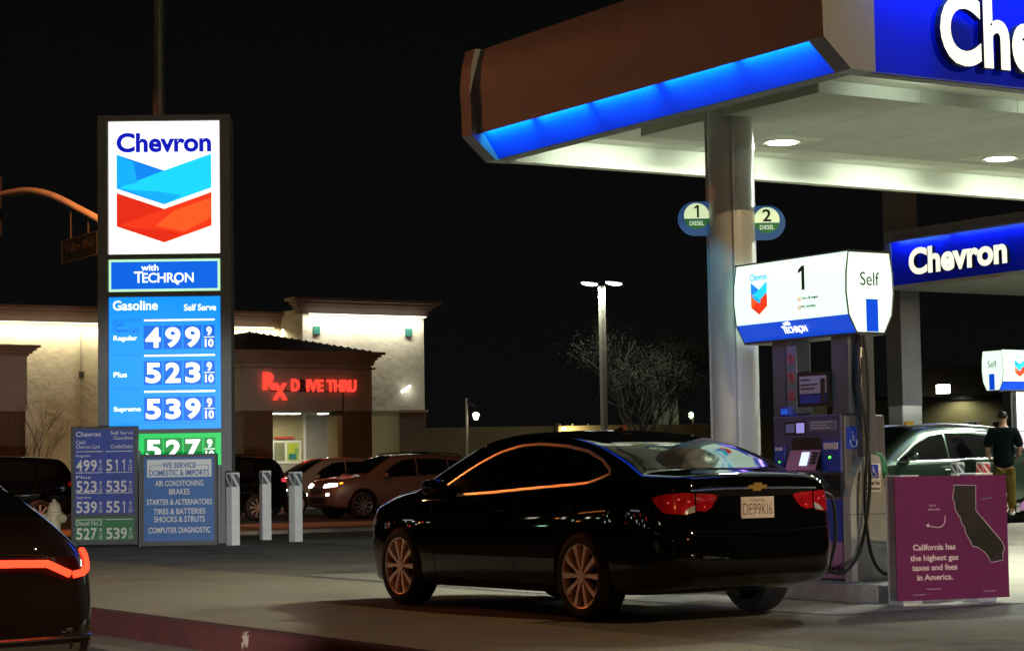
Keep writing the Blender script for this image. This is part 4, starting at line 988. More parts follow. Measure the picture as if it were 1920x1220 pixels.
mirr = lambda pl: [(-a, c) for a, c in reversed(pl)]
SEDAN = dict(paint=PAINTK, tum=.36,
    top=[(-2.46, 1.0), (-2.41, 1.09), (-2.32, 1.125), (-2.1, 1.14), (-1.92, 1.155), (-1.7, 1.235), (-1.3, 1.375), (-.9, 1.452), (-.4, 1.492), (0, 1.490), (.35, 1.452), (.8, 1.31), (1.15, 1.16), (1.42, 1.05), (1.75, 1.01), (2.1, .935), (2.38, .82), (2.52, .68)],
    belt=[(-2.46, .93), (-2.3, 1.03), (-1.7, 1.055), (-1.2, 1.02), (0, .965), (.8, .94), (1.4, .935), (2.0, .86), (2.36, .74), (2.52, .60)],
    sill=[(-2.46, .36), (-2.3, .27), (-1.9, .21), (-1, .19), (1, .18), (2.1, .17), (2.35, .20), (2.52, .30)],
    plan=[(-2.46, .60), (-2.41, .70), (-2.32, .775), (-2.1, .86), (-1.7, .915), (-1, .927), (0, .927), (1, .925), (1.7, .905), (2.1, .84), (2.36, .70), (2.52, .48)],
    rear=[(.2, .16), (.32, .06), (.42, .0), (.62, .0), (.68, .03), (.74, .085), (.96, .10), (1.06, .06), (1.14, .06)],
    front=[(.15, .12), (.3, .02), (.5, .0), (.65, .02), (.8, .1)],
    axles=(-1.337, 1.50), R=.345, arch=.375, rim=.243, spokes=5, style='V', rimmat=ALLOY, track=.915,
    windows=[('f', [(.72, .965), (.25, .985), (-.36, 1.012)], [(.80, 1.01), (.36, 1.215), (.0, 1.315), (-.36, 1.362)]),
             ('r', [(-.40, 1.014), (-.9, 1.035), (-1.24, 1.052)], [(-.40, 1.364), (-.8, 1.35), (-1.24, 1.29)]),
             ('q', [(-1.28, 1.054), (-1.42, 1.064), (-1.63, 1.125)], [(-1.28, 1.283), (-1.42, 1.235), (-1.64, 1.135)])],
    trim=[([(.56, .965), (0, .985), (-.6, 1.018), (-1.24, 1.048), (-1.42, 1.06), (-1.55, 1.095), (-1.655, 1.130), (-1.60, 1.165), (-1.45, 1.24), (-1.22, 1.305), (-.92, 1.348), (-.5, 1.374), (-.2, 1.365), (.1, 1.312), (.35, 1.232), (.60, 1.130), (.84, 1.02)], .0135)],
    trimmat=SATIN, handles=[(-.22, .845), (-1.20, .885)],
    seams=[[(.95, .90), (.92, .6), (.88, .24)], [(-.38, .97), (-.40, .6), (-.36, .24)], [(-1.28, .98), (-1.18, .75), (-.98, .6)]],
    mirror=(.78, 1.03, .80), wind=([(-.66, .98), (0, 1.32), (.66, .98)], [(-.53, .52), (0, .50), (.53, .52)]) if 0 else ([(-.70, 1.22), (0, 1.36), (.70, 1.22)], [(-.52, .42), (0, .40), (.52, .42)]),
    back=([(-.63, -1.84), (-.3, -1.90), (0, -1.91), (.3, -1.90), (.63, -1.84)], [(-.50, -.98), (0, -.93), (.50, -.98)]), backmat=GLASSR)
# hero sedan at the pump
sed, bv = car(SEDAN, 'parked_car', 'glossy black sedan at the pump with orange lit window trim and paper plate', 'car', (9.98, 15.17, 0), R(.8))
for s in (-1, 1):
    rv = radial(-1.55, -1)
    patch(bv, rv, [(s*52, .90), (s*48, .83), (s*40, .815), (s*35.5, .83)], [(s*53, .945), (s*47, .97), (s*40, .978), (s*35.5, .972)], REDLENS, 18, 6, .008, 'taillight', sed)
    patch(bv, rv, [(s*34.8, .845), (s*31, .835), (s*28, .86), (s*24.5, .935)], [(s*34.8, .972), (s*31, .97), (s*28, .968), (s*24.5, .955)], REDLENS, 14, 5, .008, 'taillight', sed)
    patch(bv, rv, [(s*40, .822), (s*37.5, .826), (s*35.4, .835)], [(s*39, .85), (s*37.5, .872), (s*35.4, .885)], CLEARLENS, 8, 3, .010, 'reversing_light', sed)
    for q in ((46, .905), (42, .93), (38, .915), (31, .87)): patch(bv, rv, [(s*(q[0]+.5), q[1]-.006), (s*(q[0]-.5), q[1]-.006)], [(s*(q[0]+.5), q[1]+.006), (s*(q[0]-.5), q[1]+.006)], emi('lens_sparkle', (1, .12, .08), .35), 4, 2, .011, 'lens_glint', sed)  # small emissive spots painted as glints on the unlit lenses
    patch(bv, radial(1.5, 1), [(s*60, .70), (s*45, .66), (s*28, .62)], [(s*60, .76), (s*45, .76), (s*28, .70)], CLEARLENS, 12, 5, .006, 'headlight', sed)
rod(bv, rearv, [(-.60, .995), (-.3, 1.005), (.3, 1.005), (.60, .995)], .008, CHROME, 'boot_trim', sed, 20, .004)
rod(bv, rearv, [(-.66, .70), (-.3, .685), (.3, .685), (.66, .70)], .007, PAINTK, 'bumper_seam', sed, 20, .004)
p = hit(bv, (0, -6, .86), (0, 1, 0), .0)
pl = MB(); pl.box(-.157, .157, -.012, .0, -.08, .08, mat('plate_cream', (.60, .50, .40), .5, vary=.12, scale=30)); plo = pl.build('number_plate', sed, (p.x, p.y-.012, .86))
g = MB(); g.text('DE99KI6', 0, -.055, .28, .085, mat('plate_ink', (.10, .02, .03), .6, vary=0), y=-.0125, th=.001, bold=-.01, align='C'); g.text('California', 0, .045, .14, .022, mat('plate_green', (.05, .12, .1), .6, vary=0), y=-.0125, th=.001, align='C'); g.build('plate_lettering', plo)
p = hit(bv, (0, -6, 1.015), (0, 1, 0), .0)
g = MB(); q = [(-.09, -.013), (-.042, -.013), (-.042, -.03), (.035, -.03), (.035, -.013), (.083, -.013), (.093, .013), (.045, .013), (.045, .03), (-.032, .03), (-.032, .013), (-.08, .013)]
g.prism(q, -.01, .0, mat('gold_emblem', (.72, .46, .10), .35, .8, vary=.1)); g.build('emblem', sed, (p.x, p.y-.006, 1.015))
p = hit(bv, (0, -.62, 3), (0, 0, -1), 0)
g = MB(); g.add([(-.03, .10, 0), (.03, .10, 0), (.03, -.12, 0), (-.03, -.12, 0), (0, -.10, .065), (0, .0, .035)], [(0, 1, 5), (1, 2, 4, 5), (3, 0, 5, 4), (2, 3, 4)], BLACKM); g.build('aerial', sed, (p.x, p.y, p.z-.004))
p = hit(bv, (-3, 1.05, .47), (1, 0, 0), .004)
g = MB(); g.M = Matrix.Translation(p) @ Matrix.Rotation(R(-90), 4, 'Z'); g.text('IMPALA', 0, 0, .20, .028, mat('dull_badge', (.12, .11, .10), .4, .8, vary=0), y=0, th=.004, align='C'); g.build('badge', sed)

SUV = dict(paint=PAINTB, tum=.26,
    top=[(-2.28, 1.05), (-2.22, 1.25), (-2.05, 1.50), (-1.85, 1.63), (-1.2, 1.675), (-.3, 1.70), (.25, 1.665), (.7, 1.47), (1.05, 1.26), (1.25, 1.15), (1.6, 1.10), (2.0, 1.03), (2.22, .92), (2.30, .78)],
    belt=[(-2.28, .98), (-2.1, 1.12), (-1.5, 1.13), (0, 1.06), (.9, 1.03), (1.3, 1.03), (1.9, .97), (2.2, .84), (2.30, .70)],
    sill=[(-2.28, .45), (-2.0, .33), (-1, .24), (1, .24), (2.0, .26), (2.30, .36)],
    plan=[(-2.28, .70), (-2.2, .79), (-1.9, .89), (-1.2, .92), (1.2, .925), (1.8, .90), (2.1, .80), (2.22, .70), (2.30, .56)],
    rear=[(.3, .1), (.5, 0), (.75, 0), (.85, .06), (1.2, .07)], front=[(.2, .15), (.45, .02), (.6, 0), (.8, .02), (1.0, .08)],
    axles=(-1.32, 1.37), R=.355, arch=.40, rim=.235, spokes=10, style='I', rimmat=mat('alloy_grey', (.30, .30, .31), .35, .8, vary=.06), track=.925,
    windows=[('f', [(.74, 1.075), (.2, 1.085), (-.28, 1.105)], [(.80, 1.12), (.45, 1.36), (.1, 1.52), (-.28, 1.56)]),
             ('r', [(-.33, 1.107), (-.8, 1.125), (-1.25, 1.16)], [(-.33, 1.56), (-.8, 1.56), (-1.25, 1.53)]),
             ('q', [(-1.30, 1.17), (-1.55, 1.20), (-1.74, 1.29)], [(-1.30, 1.525), (-1.6, 1.48), (-1.76, 1.40)])],
    handles=[(-.16, .93), (-1.05, .98)], seams=[[(.92, 1.0), (.95, .7), (.90, .3)], [(-.30, 1.07), (-.32, .7), (-.28, .3)], [(-1.27, 1.1), (-1.15, .85), (-.9, .7)]],
    mirror=(.70, 1.13, .80), wind=([(-.70, 1.10), (0, 1.22), (.70, 1.10)], [(-.56, .34), (0, .30), (.56, .34)]),
    back=([(-.62, -2.235), (0, -2.25), (.62, -2.235)], [(-.55, -1.98), (0, -1.96), (.55, -1.98)]), archtrim=True, cladding=[(.95, .30), (-.9, .30)])
def roof_rails(root, bv):
    for s in (-1, 1):
        b = MB(); pts = [hit(bv, (s*.50, y, 3), (0, 0, -1), 0) for y in (.15, .05, -.6, -1.3, -1.75, -1.85)]
        b.tube([p+Vector((0, 0, h)) for p, h in zip(pts, (0, .045, .055, .055, .045, 0))], .016, BLACKM, 6); b.build('roof_rail_or_glint', root)
def suv_front(root, bv, lit):
    for s in (-1, 1):
        rv = radial(1.4, 1)
        patch(bv, rv, [(s*50, .86), (s*38, .83), (s*22, .82)], [(s*50, .93), (s*38, .935), (s*22, .90)], HEADGLOW if lit else CLEARLENS, 14, 4, .008, 'headlight', root)
        patch(bv, rv, [(s*38, .62), (s*33, .60)], [(s*38, .68), (s*33, .68)], HEADGLOW if lit else CLEARLENS, 5, 4, .008, 'fog_light', root)
        patch(bv, rv, [(s*58, .92), (s*53, .91)], [(s*58, .955), (s*53, .95)], AMBER if lit else CLEARLENS, 5, 3, .008, 'marker_light', root)
    patch(bv, radial(1.4, 1), [(-20, .66), (0, .62), (20, .66)], [(-20, .80), (0, .84), (20, .80)], BLACKM, 16, 5, .006, 'grille', root)
    patch(bv, radial(1.4, 1), [(-28, .42), (0, .40), (28, .42)], [(-28, .56), (0, .58), (28, .56)], BLACKM, 16, 5, .006, 'lower_grille', root)
def suv_rear(root, bv, zl=.95, lens=REDLENS):
    for s in (-1, 1): patch(bv, radial(-1.5, -1), [(s*60, zl+.02), (s*42, zl), (s*25, zl+.03)], [(s*60, zl+.1), (s*42, zl+.16), (s*25, zl+.12)], lens, 14, 5, .006, 'taillight', root)
rav, bv = car(SUV, 'passing_car', 'bronze SUV with its white headlights on, facing left in the cross street', 'suv', (27.45, 50.9, 0), R(90))
suv_front(rav, bv, True); suv_rear(rav, bv); roof_rails(rav, bv)
lamp('headlamp_or_fill_spot', 'SPOT', (24.9, 50.2, .85), 60, (1, 1, 1), .06, aim=(-1, -.15, -.06), angle=R(70))
BSUV = dict(SUV); BSUV.update(paint=PAINTK, rimmat=ALLOY, style='V', spokes=5, archtrim=False, cladding=None)
bs, bv = car(BSUV, 'passing_car', 'black SUV partly hidden by the tall price sign and square bollards', 'suv', (21.75, 50.9, 0), R(90))
suv_front(bs, bv, False); suv_rear(bs, bv, .98, emi('tail_dim_red', (.8, .02, .05), .5)); roof_rails(bs, bv)
SIL = dict(SUV); SIL.update(paint=PAINTS, rimmat=ALLOY, archtrim=False, cladding=None)
sil, bv = car(SIL, 'passing_car', 'silver car behind the bronze SUV, only its roof and windows showing', 'car', (28.4, 56.9, -.02), R(90))
suv_front(sil, bv, False)
FL = dict(BSUV); FL.update(spokes=9, style='I')
fl, bv = car(FL, 'passing_car', 'dark vehicle at far left behind the hydrant, edged by thin light reflections', 'car', (14.6, 46.9, .0), R(90))
suv_rear(fl, bv, .98)
# green SUV under the far canopy
GS = dict(SUV); GS.update(paint=PAINTG, rimmat=ALLOY, style='I', spokes=7, trimmat=CHROME, archtrim=False, cladding=None,
    top=[(-2.40, 1.05), (-2.34, 1.22), (-2.15, 1.46), (-1.85, 1.60), (-1.2, 1.675), (-.3, 1.71), (.25, 1.68), (.7, 1.50), (1.05, 1.29), (1.25, 1.17), (1.6, 1.12), (2.0, 1.04), (2.28, .92), (2.36, .78)],
    belt=[(-2.40, .98), (-2.1, 1.10), (-1.5, 1.10), (0, 1.07), (.9, 1.05), (1.3, 1.04), (1.9, .98), (2.2, .88), (2.36, .70)],
    sill=[(-2.40, .45), (-2.0, .33), (-1, .24), (1, .24), (2.0, .26), (2.36, .36)],
    plan=[(-2.40, .66), (-2.3, .76), (-1.9, .89), (-1.2, .93), (1.2, .935), (1.8, .91), (2.1, .82), (2.26, .70), (2.36, .54)],
    windows=[('f', [(.70, 1.10), (.2, 1.10), (-.22, 1.11)], [(.78, 1.14), (.45, 1.35), (.1, 1.50), (-.22, 1.545)]),
             ('r', [(-.27, 1.11), (-.8, 1.12), (-1.20, 1.13)], [(-.27, 1.55), (-.8, 1.545), (-1.20, 1.51)]),
             ('q', [(-1.25, 1.135), (-1.6, 1.15), (-1.95, 1.20)], [(-1.25, 1.505), (-1.6, 1.42), (-1.98, 1.24)])],
    trim=[([(.90, 1.08), (0, 1.085), (-.8, 1.10), (-1.6, 1.125), (-2.02, 1.18)], .018), ([(.92, 1.10), (.5, 1.36), (.15, 1.53), (-.25, 1.58), (-.8, 1.58), (-1.25, 1.545), (-1.65, 1.44), (-2.03, 1.21)], .016)],
    sidelines=[([(1.0, .36), (-.95, .36)], .016, CHROME, 'sill_trim')], handlemat=CHROME,
    mirror=(.66, 1.16, .82))
gs, bv = car(GS, 'parked_car', 'dark green SUV with chrome window line parked behind the purple board', 'suv', (25.05, 27.9, .15), R(90))
suv_front(gs, bv, False); suv_rear(gs, bv)
for s in (-1, 1):
    b = MB(); pts = [hit(bv, (s*.56, y, 3), (0, 0, -1), .02) for y in L_(.30, -1.95, 14)]
    b.tube(pts, .022, CHROME, 6); b.build('roof_rail_or_glint', gs)  # chrome rod on the roof edge stands in for a reflected canopy highlight
# car in the next lane with its lights on
FB = dict(SEDAN); FB.update(paint=PAINTR, tum=.70, style='I', spokes=9, backmat=GLASSD,
    top=[(-2.38, 1.02), (-2.30, 1.17), (-2.15, 1.21), (-1.9, 1.30), (-1.5, 1.44), (-1.0, 1.55), (-.3, 1.60), (.3, 1.54), (.8, 1.36), (1.2, 1.16), (1.5, 1.06), (2.1, .94), (2.4, .8), (2.5, .66)],
    belt=[(-2.38, .95), (-2.2, 1.00), (-1.6, 1.03), (0, 1.0), (1.4, .95), (2.0, .86), (2.36, .74), (2.5, .6)],
    sill=[(-2.38, .36), (-2.2, .30), (-1.9, .24), (1, .22), (2.1, .2), (2.5, .3)],
    plan=[(-2.38, .72), (-2.31, .82), (-2.2, .88), (-1.9, .925), (-1, .935), (1, .93), (1.7, .90), (2.1, .84), (2.36, .70), (2.5, .48)],
    rear=[(.2, .14), (.36, .04), (.5, .0), (.70, .0), (.78, .04), (.95, .05), (1.06, .03), (1.2, .05)],
    windows=[('f', [(.72, 1.03), (.25, 1.03), (-.36, 1.04)], [(.80, 1.06), (.36, 1.26), (.0, 1.38), (-.36, 1.42)]), ('r', [(-.40, 1.04), (-.9, 1.05), (-1.24, 1.07)], [(-.40, 1.42), (-.8, 1.40), (-1.24, 1.31)])],
    trim=None, back=([(-.66, -2.1), (0, -2.14), (.66, -2.1)], [(-.50, -1.05), (0, -1.0), (.50, -1.05)]))
fg, bv = car(FB, 'passing_car', 'dark car at lower left edge with glowing red tail light, seen from behind', 'car', (2.98, 12.56, -.225), 0)
for s in (-1, 1):
    pts1 = [(s*.30, .968), (s*.43, .966), (s*.60, .960), (s*.715, .905)]; pts2 = [(s*.735, .902), (s*.79, .908), (s*.83, .930), (s*.84, 1.01)]
    for q in (pts1, pts2): rod(bv, rearv, q, .0195, REDGLOW, 'taillight', fg, 24, .006)
for s in (-1, 1): patch(bv, rearv, [(s*.22, .93), (s*.55, .92), (s*.70, .87), (s*.845, .89)], [(s*.22, 1.0), (s*.6, .995), (s*.76, .985), (s*.85, 1.04)], mat('dark_red_lens', (.05, .003, .003), .15, 0, 1, vary=.3, scale=25), 24, 5, .003, 'light_lens', fg)
rod(bv, rearv, [(-.84, .60), (0, .585), (.84, .60)], .01, CHROME, 'bumper_trim', fg, 30, .004)
patch(bv, rearv, [(-.80, .36), (0, .35), (.80, .36)], [(-.84, .57), (0, .56), (.84, .57)], mat('grey_bumper', (.10, .105, .11), .35, .2, .6, vary=.1), 20, 5, .004, 'lower_bumper', fg)

# ------------------------------------------------------------------ standing man
def skinned(name, pts, edges, m, parent, lv=2):
    me = bpy.data.meshes.new(name); me.from_pydata([p[:3] for p in pts], edges, []); ob = bpy.data.objects.new(name, me); COL.objects.link(ob)
    ob.modifiers.new('k', 'SKIN'); sv = me.skin_vertices[0].data
    for i, p in enumerate(pts): sv[i].radius = (p[3], p[4] if len(p) > 4 else p[3]); sv[i].use_root = (i == 0)
    md = ob.modifiers.new('s', 'SUBSURF'); md.levels = md.render_levels = lv
    dg = bpy.context.evaluated_depsgraph_get(); me2 = bpy.data.meshes.new_from_object(ob.evaluated_get(dg))
    ob.modifiers.clear(); ob.data = me2; me2.materials.clear(); me2.materials.append(m); me2.polygons.foreach_set('use_smooth', [True]*len(me2.polygons)); ob.parent = parent
    return ob
MAN = thing('person', 'man seen from behind in dark shirt and olive cargo trousers, standing by the far pump', 'person', (26.16, 26.62, .285), R(-42))
# local +y is the way he faces, away from the camera
body = [(0, 0, .93, .09, .07), (0, .0, 1.12, .12, .09), (0, -.01, 1.30, .165, .11), (0, -.02, 1.44, .13, .085), (0, -.005, 1.52, .058), (0, .02, 1.60, .072, .082), (0, .03, 1.70, .078, .095), (0, .02, 1.765, .05, .06)]
edg = [(i, i+1) for i in range(7)]
def limb(st, parts):
    k = st
    for p in parts: body.append(p); edg.append((k, len(body)-1)); k = len(body)-1
    return k
hands = []
for s in (-1, 1):
    w = limb(3, [(s*.18, -.02, 1.43, .062), (s*.245, -.03, 1.28, .050), (s*.27, -.01, 1.13, .042), (s*.255, .10, 1.03, .036), (s*.215, .20, .98, .027)])
    hh = limb(w, [(s*.195, .245, .965, .034, .02), (s*.18, .285, .955, .034, .018)])
    for q, ln in ((-.030, .07), (-.010, .08), (.010, .075), (.028, .06)):
        limb(hh, [(s*(.178)+q, .31, .95, .010), (s*(.172)+q, .31+ln*.6, .935, .009), (s*.168+q, .31+ln*.85, .91, .008)])
    limb(w+1, [(s*.195-s*.04, .265, .975, .011), (s*.14, .30, .965, .009)])
    limb(0, [(s*.095, .0, .82, .070), (s*.105, .02, .50, .055), (s*.11, .0, .28, .055), (s*.115, -.01, .09, .04), (s*.12, .08, .045, .042, .035), (s*.125, .16, .035, .038, .025)])
skinned('body', body, edg, SKIN, MAN)
skinned('shirt', [(0, 0, .78, .205, .165), (0, 0, 1.0, .19, .15), (0, -.01, 1.28, .195, .14), (0, -.02, 1.43, .165, .11), (0, -.012, 1.495, .075, .07)]+[p for s in (-1, 1) for p in ((s*.19, -.02, 1.42, .092), (s*.25, -.03, 1.27, .085), (s*.272, -.015, 1.15, .078))],
        [(0, 1), (1, 2), (2, 3), (3, 4), (3, 5), (5, 6), (6, 7), (3, 8), (8, 9), (9, 10)], SHIRT, MAN)
skinned('trousers', [(0, 0, .90, .16, .12)]+[p for s in (-1, 1) for p in ((s*.09, 0, .78, .108), (s*.108, .02, .48, .092), (s*.115, .0, .28, .080), (s*.118, -.01, .11, .072))], [(0, 1), (1, 2), (2, 3), (3, 4), (0, 5), (5, 6), (6, 7), (7, 8)], SHORTS, MAN)
skinned('hair', [(0, -.022, 1.635, .080, .080), (0, -.006, 1.71, .092, .108), (0, .01, 1.772, .068, .078)], [(0, 1), (1, 2)], HAIR, MAN)
for s in (-1, 1):
    skinned('shoe', [(s*.118, -.03, .06, .05, .05), (s*.12, .06, .045, .05, .042), (s*.126, .17, .035, .045, .032)], [(0, 1), (1, 2)], SHOE, MAN)
    b = MB(); b.M = Matrix.Translation((s*.082, .03, 1.665)); b.lathe([(0, -.012), (.028, -.008), (.03, .0), (0, .01)], SKIN, 10, 'x'); b.build('ear', MAN)

# ------------------------------------------------------------------ background: trees, lamps, walls, houses
def tree(name, label, loc, H, spread, seed, depth, m=BARK, leaves=0, tr=.14, rm=.011):
    rnd = random.Random(seed); t = thing(name, label, 'tree', loc); tk = MB(); cr = MB(); tips = []
    def grow(p, d, ln, r, k):
        q = p+d*ln; mid = p.lerp(q, .5)+Vector((rnd.uniform(-1, 1), rnd.uniform(-1, 1), 0))*ln*.05
        (tk if k < 2 else cr).tube([p, mid, q], [max(rm, r), max(rm, r*.85), max(rm, r*.7)], m, 5 if k < 3 else 3, caps=False)
        if k >= depth: tips.append(q); return
        for _ in range(3 if k > 0 else 5):
            a = rnd.uniform(0, 2*PI); e = rnd.uniform(.25, .75)*spread*(1 if k else 1.25)
            nd = (d+Vector((math.cos(a)*e, math.sin(a)*e, rnd.uniform(-.08, .30)))).normalized()
            grow(q if rnd.random() < .8 else mid, nd, ln*rnd.uniform(.66, .88), r*rnd.uniform(.5, .66), k+1)
    grow(Vector((0, 0, 0)), Vector((0, 0, 1)), H*.24, tr, 0); tk.build('trunk', t)
    for _ in range(leaves):
        p = rnd.choice(tips)+Vector((rnd.gauss(0, .22), rnd.gauss(0, .22), rnd.gauss(0, .2))); s = rnd.uniform(.025, .055)
        u = Vector((rnd.gauss(0, 1), rnd.gauss(0, 1), rnd.gauss(0, 1))).normalized(); v = u.orthogonal()
        cr.add([p-u*s, p+v*s*.6, p+u*s, p-v*s*.6], [(0, 1, 2, 3)], LEAFM)
    cr.build('crown', t); return t
tree('bare_tree', 'sparse bare tree in the dark beside the twin lamp pole', (51.0, 72.9, .05), 8.2, .95, 5, 6, leaves=9000)
tree('bare_tree', 'thin dark sapling against the pharmacy wall at far left', (22.9, 66.5, .05), 4.6, .8, 11, 4, tr=.035, leaves=0, rm=.003, m=mat('dark_bark', (.05, .045, .035), .9, vary=.2))
TL = thing('street_lamp', 'tall parking lot pole with two white lit lamp heads in front of the bare tree', 'street lamp', (47.0, 69.6, 0))
b = MB(); b.box(-.10, .10, -.10, .10, 0, 8.42, mat('pole_tan', (.40, .38, .30), .6, vary=.1)); b.build('pole', TL)
for s in (-1, 1):
    c = Vector((s*.47*math.cos(yaw), -s*.50*math.sin(yaw), 8.52)); dv = Vector((math.cos(yaw), -math.sin(yaw), 0))
    b = MB(); b.M = Matrix.Translation(c) @ Matrix.Rotation(-yaw, 4, 'Z'); b.M = b.M @ Matrix.Rotation(R(7), 4, 'Y'); b.box(-.36, .36, -.16, .16, .035, .10, POLE_S, .03); hd = b.build('lamp_head', TL)
    b = MB(); b.M = Matrix.Translation(c) @ Matrix.Rotation(-yaw, 4, 'Z'); b.M = b.M @ Matrix.Rotation(R(7), 4, 'Y') @ Matrix.Diagonal((1, .5, .24, 1)); b.lathe([(0, -.34), (.16, -.29), (.28, -.17), (.33, 0), (.28, .10), (0, .14)], emi('lamp_lens', (.86, 1, 1), 14), 20); b.build('lens', hd)
    lamp('lot_lamp', 'SPOT', (47.0+c.x, 69.6+c.y, 8.44), 800, (.95, 1, .88), .2, angle=R(172))
LN = thing('lantern_post', 'slim post with one glowing hanging lantern, right of the pharmacy tower', 'street lamp', (40.46, 69.1, 0))
b = MB(); b.tube([(0, 0, 0), (0, 0, 3.95)], .045, mat('lantern_pole', (.35, .33, .28), .5, vary=.1), 8); b.tube(smoothline([(0, 0, 3.6), (.12, -.08, 3.75), (.27, -.17, 3.62)], 5), .02, DARKG, 6); b.build('post', LN)
b = MB(); b.M = Matrix.Translation((.29, -.18, 3.25)); b.lathe([(0, -.13), (.07, -.10), (.12, .03), (.13, .10), (.05, .16), (0, .16)], emi('lantern_glow', (1, .92, .62), 7), 12); lg = b.build('lantern_glass', LN)
b = MB(); b.M = Matrix.Translation((.29, -.18, 3.25)); b.lathe([(.135, .03), (.22, .02), (.14, .05)], DARKG, 12); b.build('lantern_rim', lg)
lamp('lantern', 'POINT', (40.7, 68.7, 3.0), 6, (1, .85, .55), .1)
# block wall with a lamp on it
WL = thing('block_wall', 'long low block wall behind the sedan, brightly lit in one stretch', 'wall', (49.4, 81.2, 0), math.atan2(-4.4, 7.6))
b = MB(); b.box(-9, 12, 0, .2, 0, 3.18, BLOCKW); b.build('wall', WL)
b = MB()
for x in (2.55, 3.1, 3.8, 4.4, 5.6): b.box(x-.03, x+.03, .02, .18, 3.18, 3.26, BLOCKW)
b.build('coping', WL)
b = MB(); b.box(2.32, 2.42, -.9, .0, 2.2, 3.3, BLOCKW); b.box(2.6, 2.8, -.35, -.2, 3.0, 3.1, emi('wall_lamp_glow', (1, .9, .6), 4)); b.build('wall_lamp', WL)
d = Vector((7.6, -4.4, 0)).normalized(); nn = Vector((d.y, -d.x, 0))
nn = Vector((-.501, -.865, 0))
pp = Vector((49.4, 81.2, 0))+d*2.95+nn*.45
lamp('wall_lamp', 'POINT', (pp.x, pp.y, 2.75), 110, (1, .84, .45), .12)
WH = thing('house', 'small pale building behind the bare tree, just left of the canopy column', 'building', (58.6, 81.6, 0), R(-31))
b = MB(); b.box(-.6, .6, 0, 4, 0, 4.45, mat('pale_house_wall', (.42, .42, .38), .8, vary=.12)); b.build('wall', WH)
b = MB(); b.add([(-.7, -.1, 4.45), (.7, -.1, 4.45), (.7, 4.1, 4.45), (-.7, 4.1, 4.45), (0, -.1, 4.8), (0, 4.1, 4.8)], [(0, 1, 4), (1, 2, 5, 4), (2, 3, 5), (3, 0, 4, 5)], TILEM); b.build('roof', WH)
lamp('house_lamp', 'POINT', (57.9, 80.4, 4.0), 5, (.9, 1, .7), .1)
for i, (px, py, pzz, lab, cc) in enumerate(((59.55, 80.9, 3.7, 'small pale green light on a short post left of the canopy column', (.7, 1, .5)), (60.1, 80.5, 2.98, 'small warm wall light just beside the canopy column', (1, .75, .35)))):
    t = thing('garden_light', lab, 'lamp', (px, py, 0)); b = MB(); b.tube([(0.1, 0, 0), (0.1, 0, pzz)], .05, BROWNM, 6); b.build('post', t)
    b = MB(); b.M = Matrix.Translation((0, 0, pzz)); b.lathe([(0, -.18), (.1, -.1), (.12, .06), (0, .16)], emi('garden_glow', cc, 5), 10); b.build('globe', t)
    lamp('garden_glow', 'POINT', (px, py-.3, pzz), 5, cc, .1)
# house and yard wall on the right
HR = thing('house', 'low house with dim yellow wall and small windows beyond the green SUV', 'building', (48.2, 52.6, 0), R(-31))
b = MB(); b.box(-3.2, 9, 0, 6, 0, 3.4, HOUSEW); b.box(-3.2, 9, -.06, 0, 3.3, 3.42, DARKG); b.build('wall', HR)
b = MB(); b.add([(-.6, 2.0, 3.42), (4.8, 2.0, 3.42), (4.8, 6, 3.42), (-.6, 6, 3.42), (1.0, 3.2, 4.55), (3.0, 3.2, 4.55)], [(0, 1, 5, 4), (1, 2, 5), (2, 3, 4, 5), (3, 0, 4)], TILEM); b.build('roof', HR)
for x in (1.55, 2.5, 3.3):
    b = MB(); w = .34 if x > 2 else .22; b.box(x-w, x+w, -.03, 0, 1.75, 2.62, mat('window_frame', (.36, .36, .33), .6, vary=.1)); wf = b.build('window', HR)
    b = MB(); b.box(x-w+.07, x+w-.07, -.036, -.03, 1.82, 2.55, BLACKM); b.build('pane', wf)
b = MB(); b.box(.45, .85, -.04, .2, 3.52, 3.80, emi('security_light', (1, 1, .85), 12)); b.build('security_light', HR)
lamp('security_light', 'SPOT', (49.0, 51.6, 3.62), 60, (1, .97, .75), .1, aim=(-.1, -.25, -1), angle=R(150))
lamp('security_light', 'POINT', (49.2, 53.0, 3.9), 14, (1, .85, .55), .1)

# ------------------------------------------------------------------ unseen street lamps, added fill spots and shops added for reflections
def sodium(x, y, h, power, arm, label, aim=(0, 0, -1), ang=165, c=SODIUM):
    t = thing('street_lamp', label, 'street lamp', (x, y, -.22))
    b = MB(); b.tube([(0, 0, 0), (0, 0, h)], [.13, .09], POLE_S, 10); b.tube(smoothline([(0, 0, h-.3), (arm*.4, 0, h+.1), (arm, 0, h+.2)], 5), .045, POLE_S, 6); b.build('pole', t)
    b = MB(); b.box(arm-.4, arm+.3, -.15, .15, h+.1, h+.26, POLE_S, .03); hd = b.build('lamp_head', t)
    b = MB(); b.box(arm-.33, arm+.22, -.12, .12, h-.02, h+.098, emi('sodium_glow', (1, .45, .12), 12)); b.build('lens', hd)
    if power: lamp('sodium_lamp', 'SPOT', (x+arm, y, h-.22+.03), power, c, .16, aim=aim, angle=R(ang))
sodium(14.5, -3.0, 9.0, 17000, -2.4, 'warm street lamp added at the edge of the station, out of view to the right', (-.22, .8, -.62), 122, (1, .72, .36))  # added unseen lamp: warms ground and rear faces, spares the sedan's side
sodium(-2.2, 40.0, 11.0, 8500, 2.4, 'tall sodium street lamp over the middle of the street, ahead on the left', (.36, -.9, -.34), 42)
sodium(-6.0, -14.0, 9.2, 3000, 2.4, 'sodium street lamp on the far pavement, behind the viewer', (.5, .86, -.22), 60)

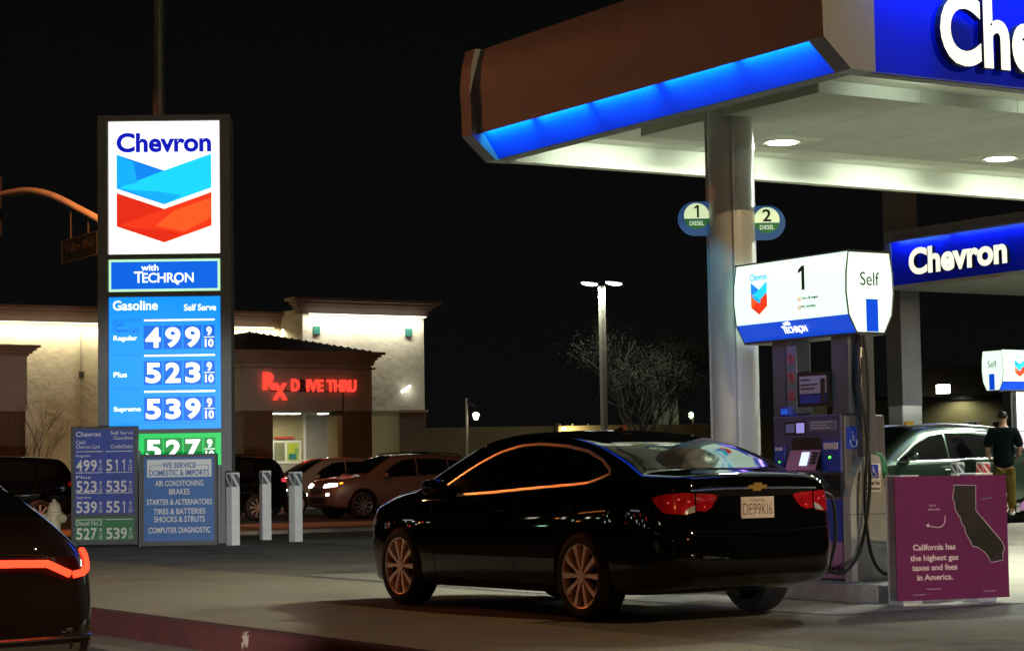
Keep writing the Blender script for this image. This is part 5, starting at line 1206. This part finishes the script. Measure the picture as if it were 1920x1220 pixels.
# added fill spots, no car built: they brighten the boards and bollards
lamp('headlamp_or_fill_spot', 'SPOT', (2.6, 5.0, .5), 15000, (1, .97, .92), .08, aim=(.355, .935, .01), angle=R(13))
lamp('headlamp_or_fill_spot', 'SPOT', (3.0, -5.0, .5), 4500, (1, .95, .88), .08, aim=(.47, .88, -.02), angle=R(18))
# unseen shops added so their glowing panes reflect as dots in the sedan's paint
def shop(y, label, cols, x=-22, rz=90):
    t = thing('shop', label, 'building', (x, y, -.25), R(rz)); rnd = random.Random(int(y*7)+5)
    b = MB(); b.box(-9, 9, 0, 8, 0, 5, HOUSEW); b.build('wall', t)
    for k in range(14):
        xx = -8.6+k*1.25+rnd.uniform(-.3, .3); c = cols[k % len(cols)]; w = rnd.uniform(.12, .7); z = rnd.uniform(.5, 3.2)
        b = MB(); b.box(xx, xx+w, -.05, 0, z, z+rnd.uniform(.12, .55), emi('shop_glint_glow', c, rnd.uniform(4, 16))); b.build('window', t)
    b = MB(); b.box(-3, 2, -.08, 0, 3.6, 3.85, emi('shop_sign_glow', cols[-1], 4)); b.build('sign_band', t)
shop(8, 'plain shop added for paint glints, with small lit windows across the street, nearest the camera', [(1, .95, .8), (1, .9, .6), (1, .08, .05)])
shop(30, 'plain shop added for paint glints, with white and red lit windows across the street', [(1, 1, .95), (1, .05, .05), (.7, .8, 1)])
shop(54, 'plain shop added for paint glints, with green and white lit windows across the street, farthest along', [(.5, 1, .7), (1, .9, .7), (1, .3, .05)])
shop(-42, 'plain shop added for paint glints, with small white and red lit windows down the street behind the viewer', [(1, 1, .9), (1, 1, 1), (1, .06, .05), (.6, 1, .8)], 2, 180)
shop(-46, 'wide shop added for paint glints, with white lit windows behind the viewer on the station side', [(1, 1, .9), (.8, .9, 1), (1, .8, .5)], 44, 180)
shop(78, 'plain shop added for paint glints, with white, red and amber lit windows far along the street', [(1, 1, .9), (1, .05, .05), (1, .5, .1), (.9, 1, 1)])
shop(100, 'plain shop added for paint glints, with mostly red lit windows far along the street', [(1, .06, .05), (1, 1, .95), (1, .2, .05)])
shop(126, 'plain shop added for paint glints, with blue and white lit windows at the far end of the street', [(.4, .5, 1), (1, 1, .9), (1, .08, .06), (.3, 1, .8)])

P3 = copy_tree(P1); P3.location = (30.4, 21.6, .30); tag(P3, 'third fuel pump added for its reflection, out of view to the right', 'fuel pump')  # unseen copy put in for reflections in the green SUV's windows
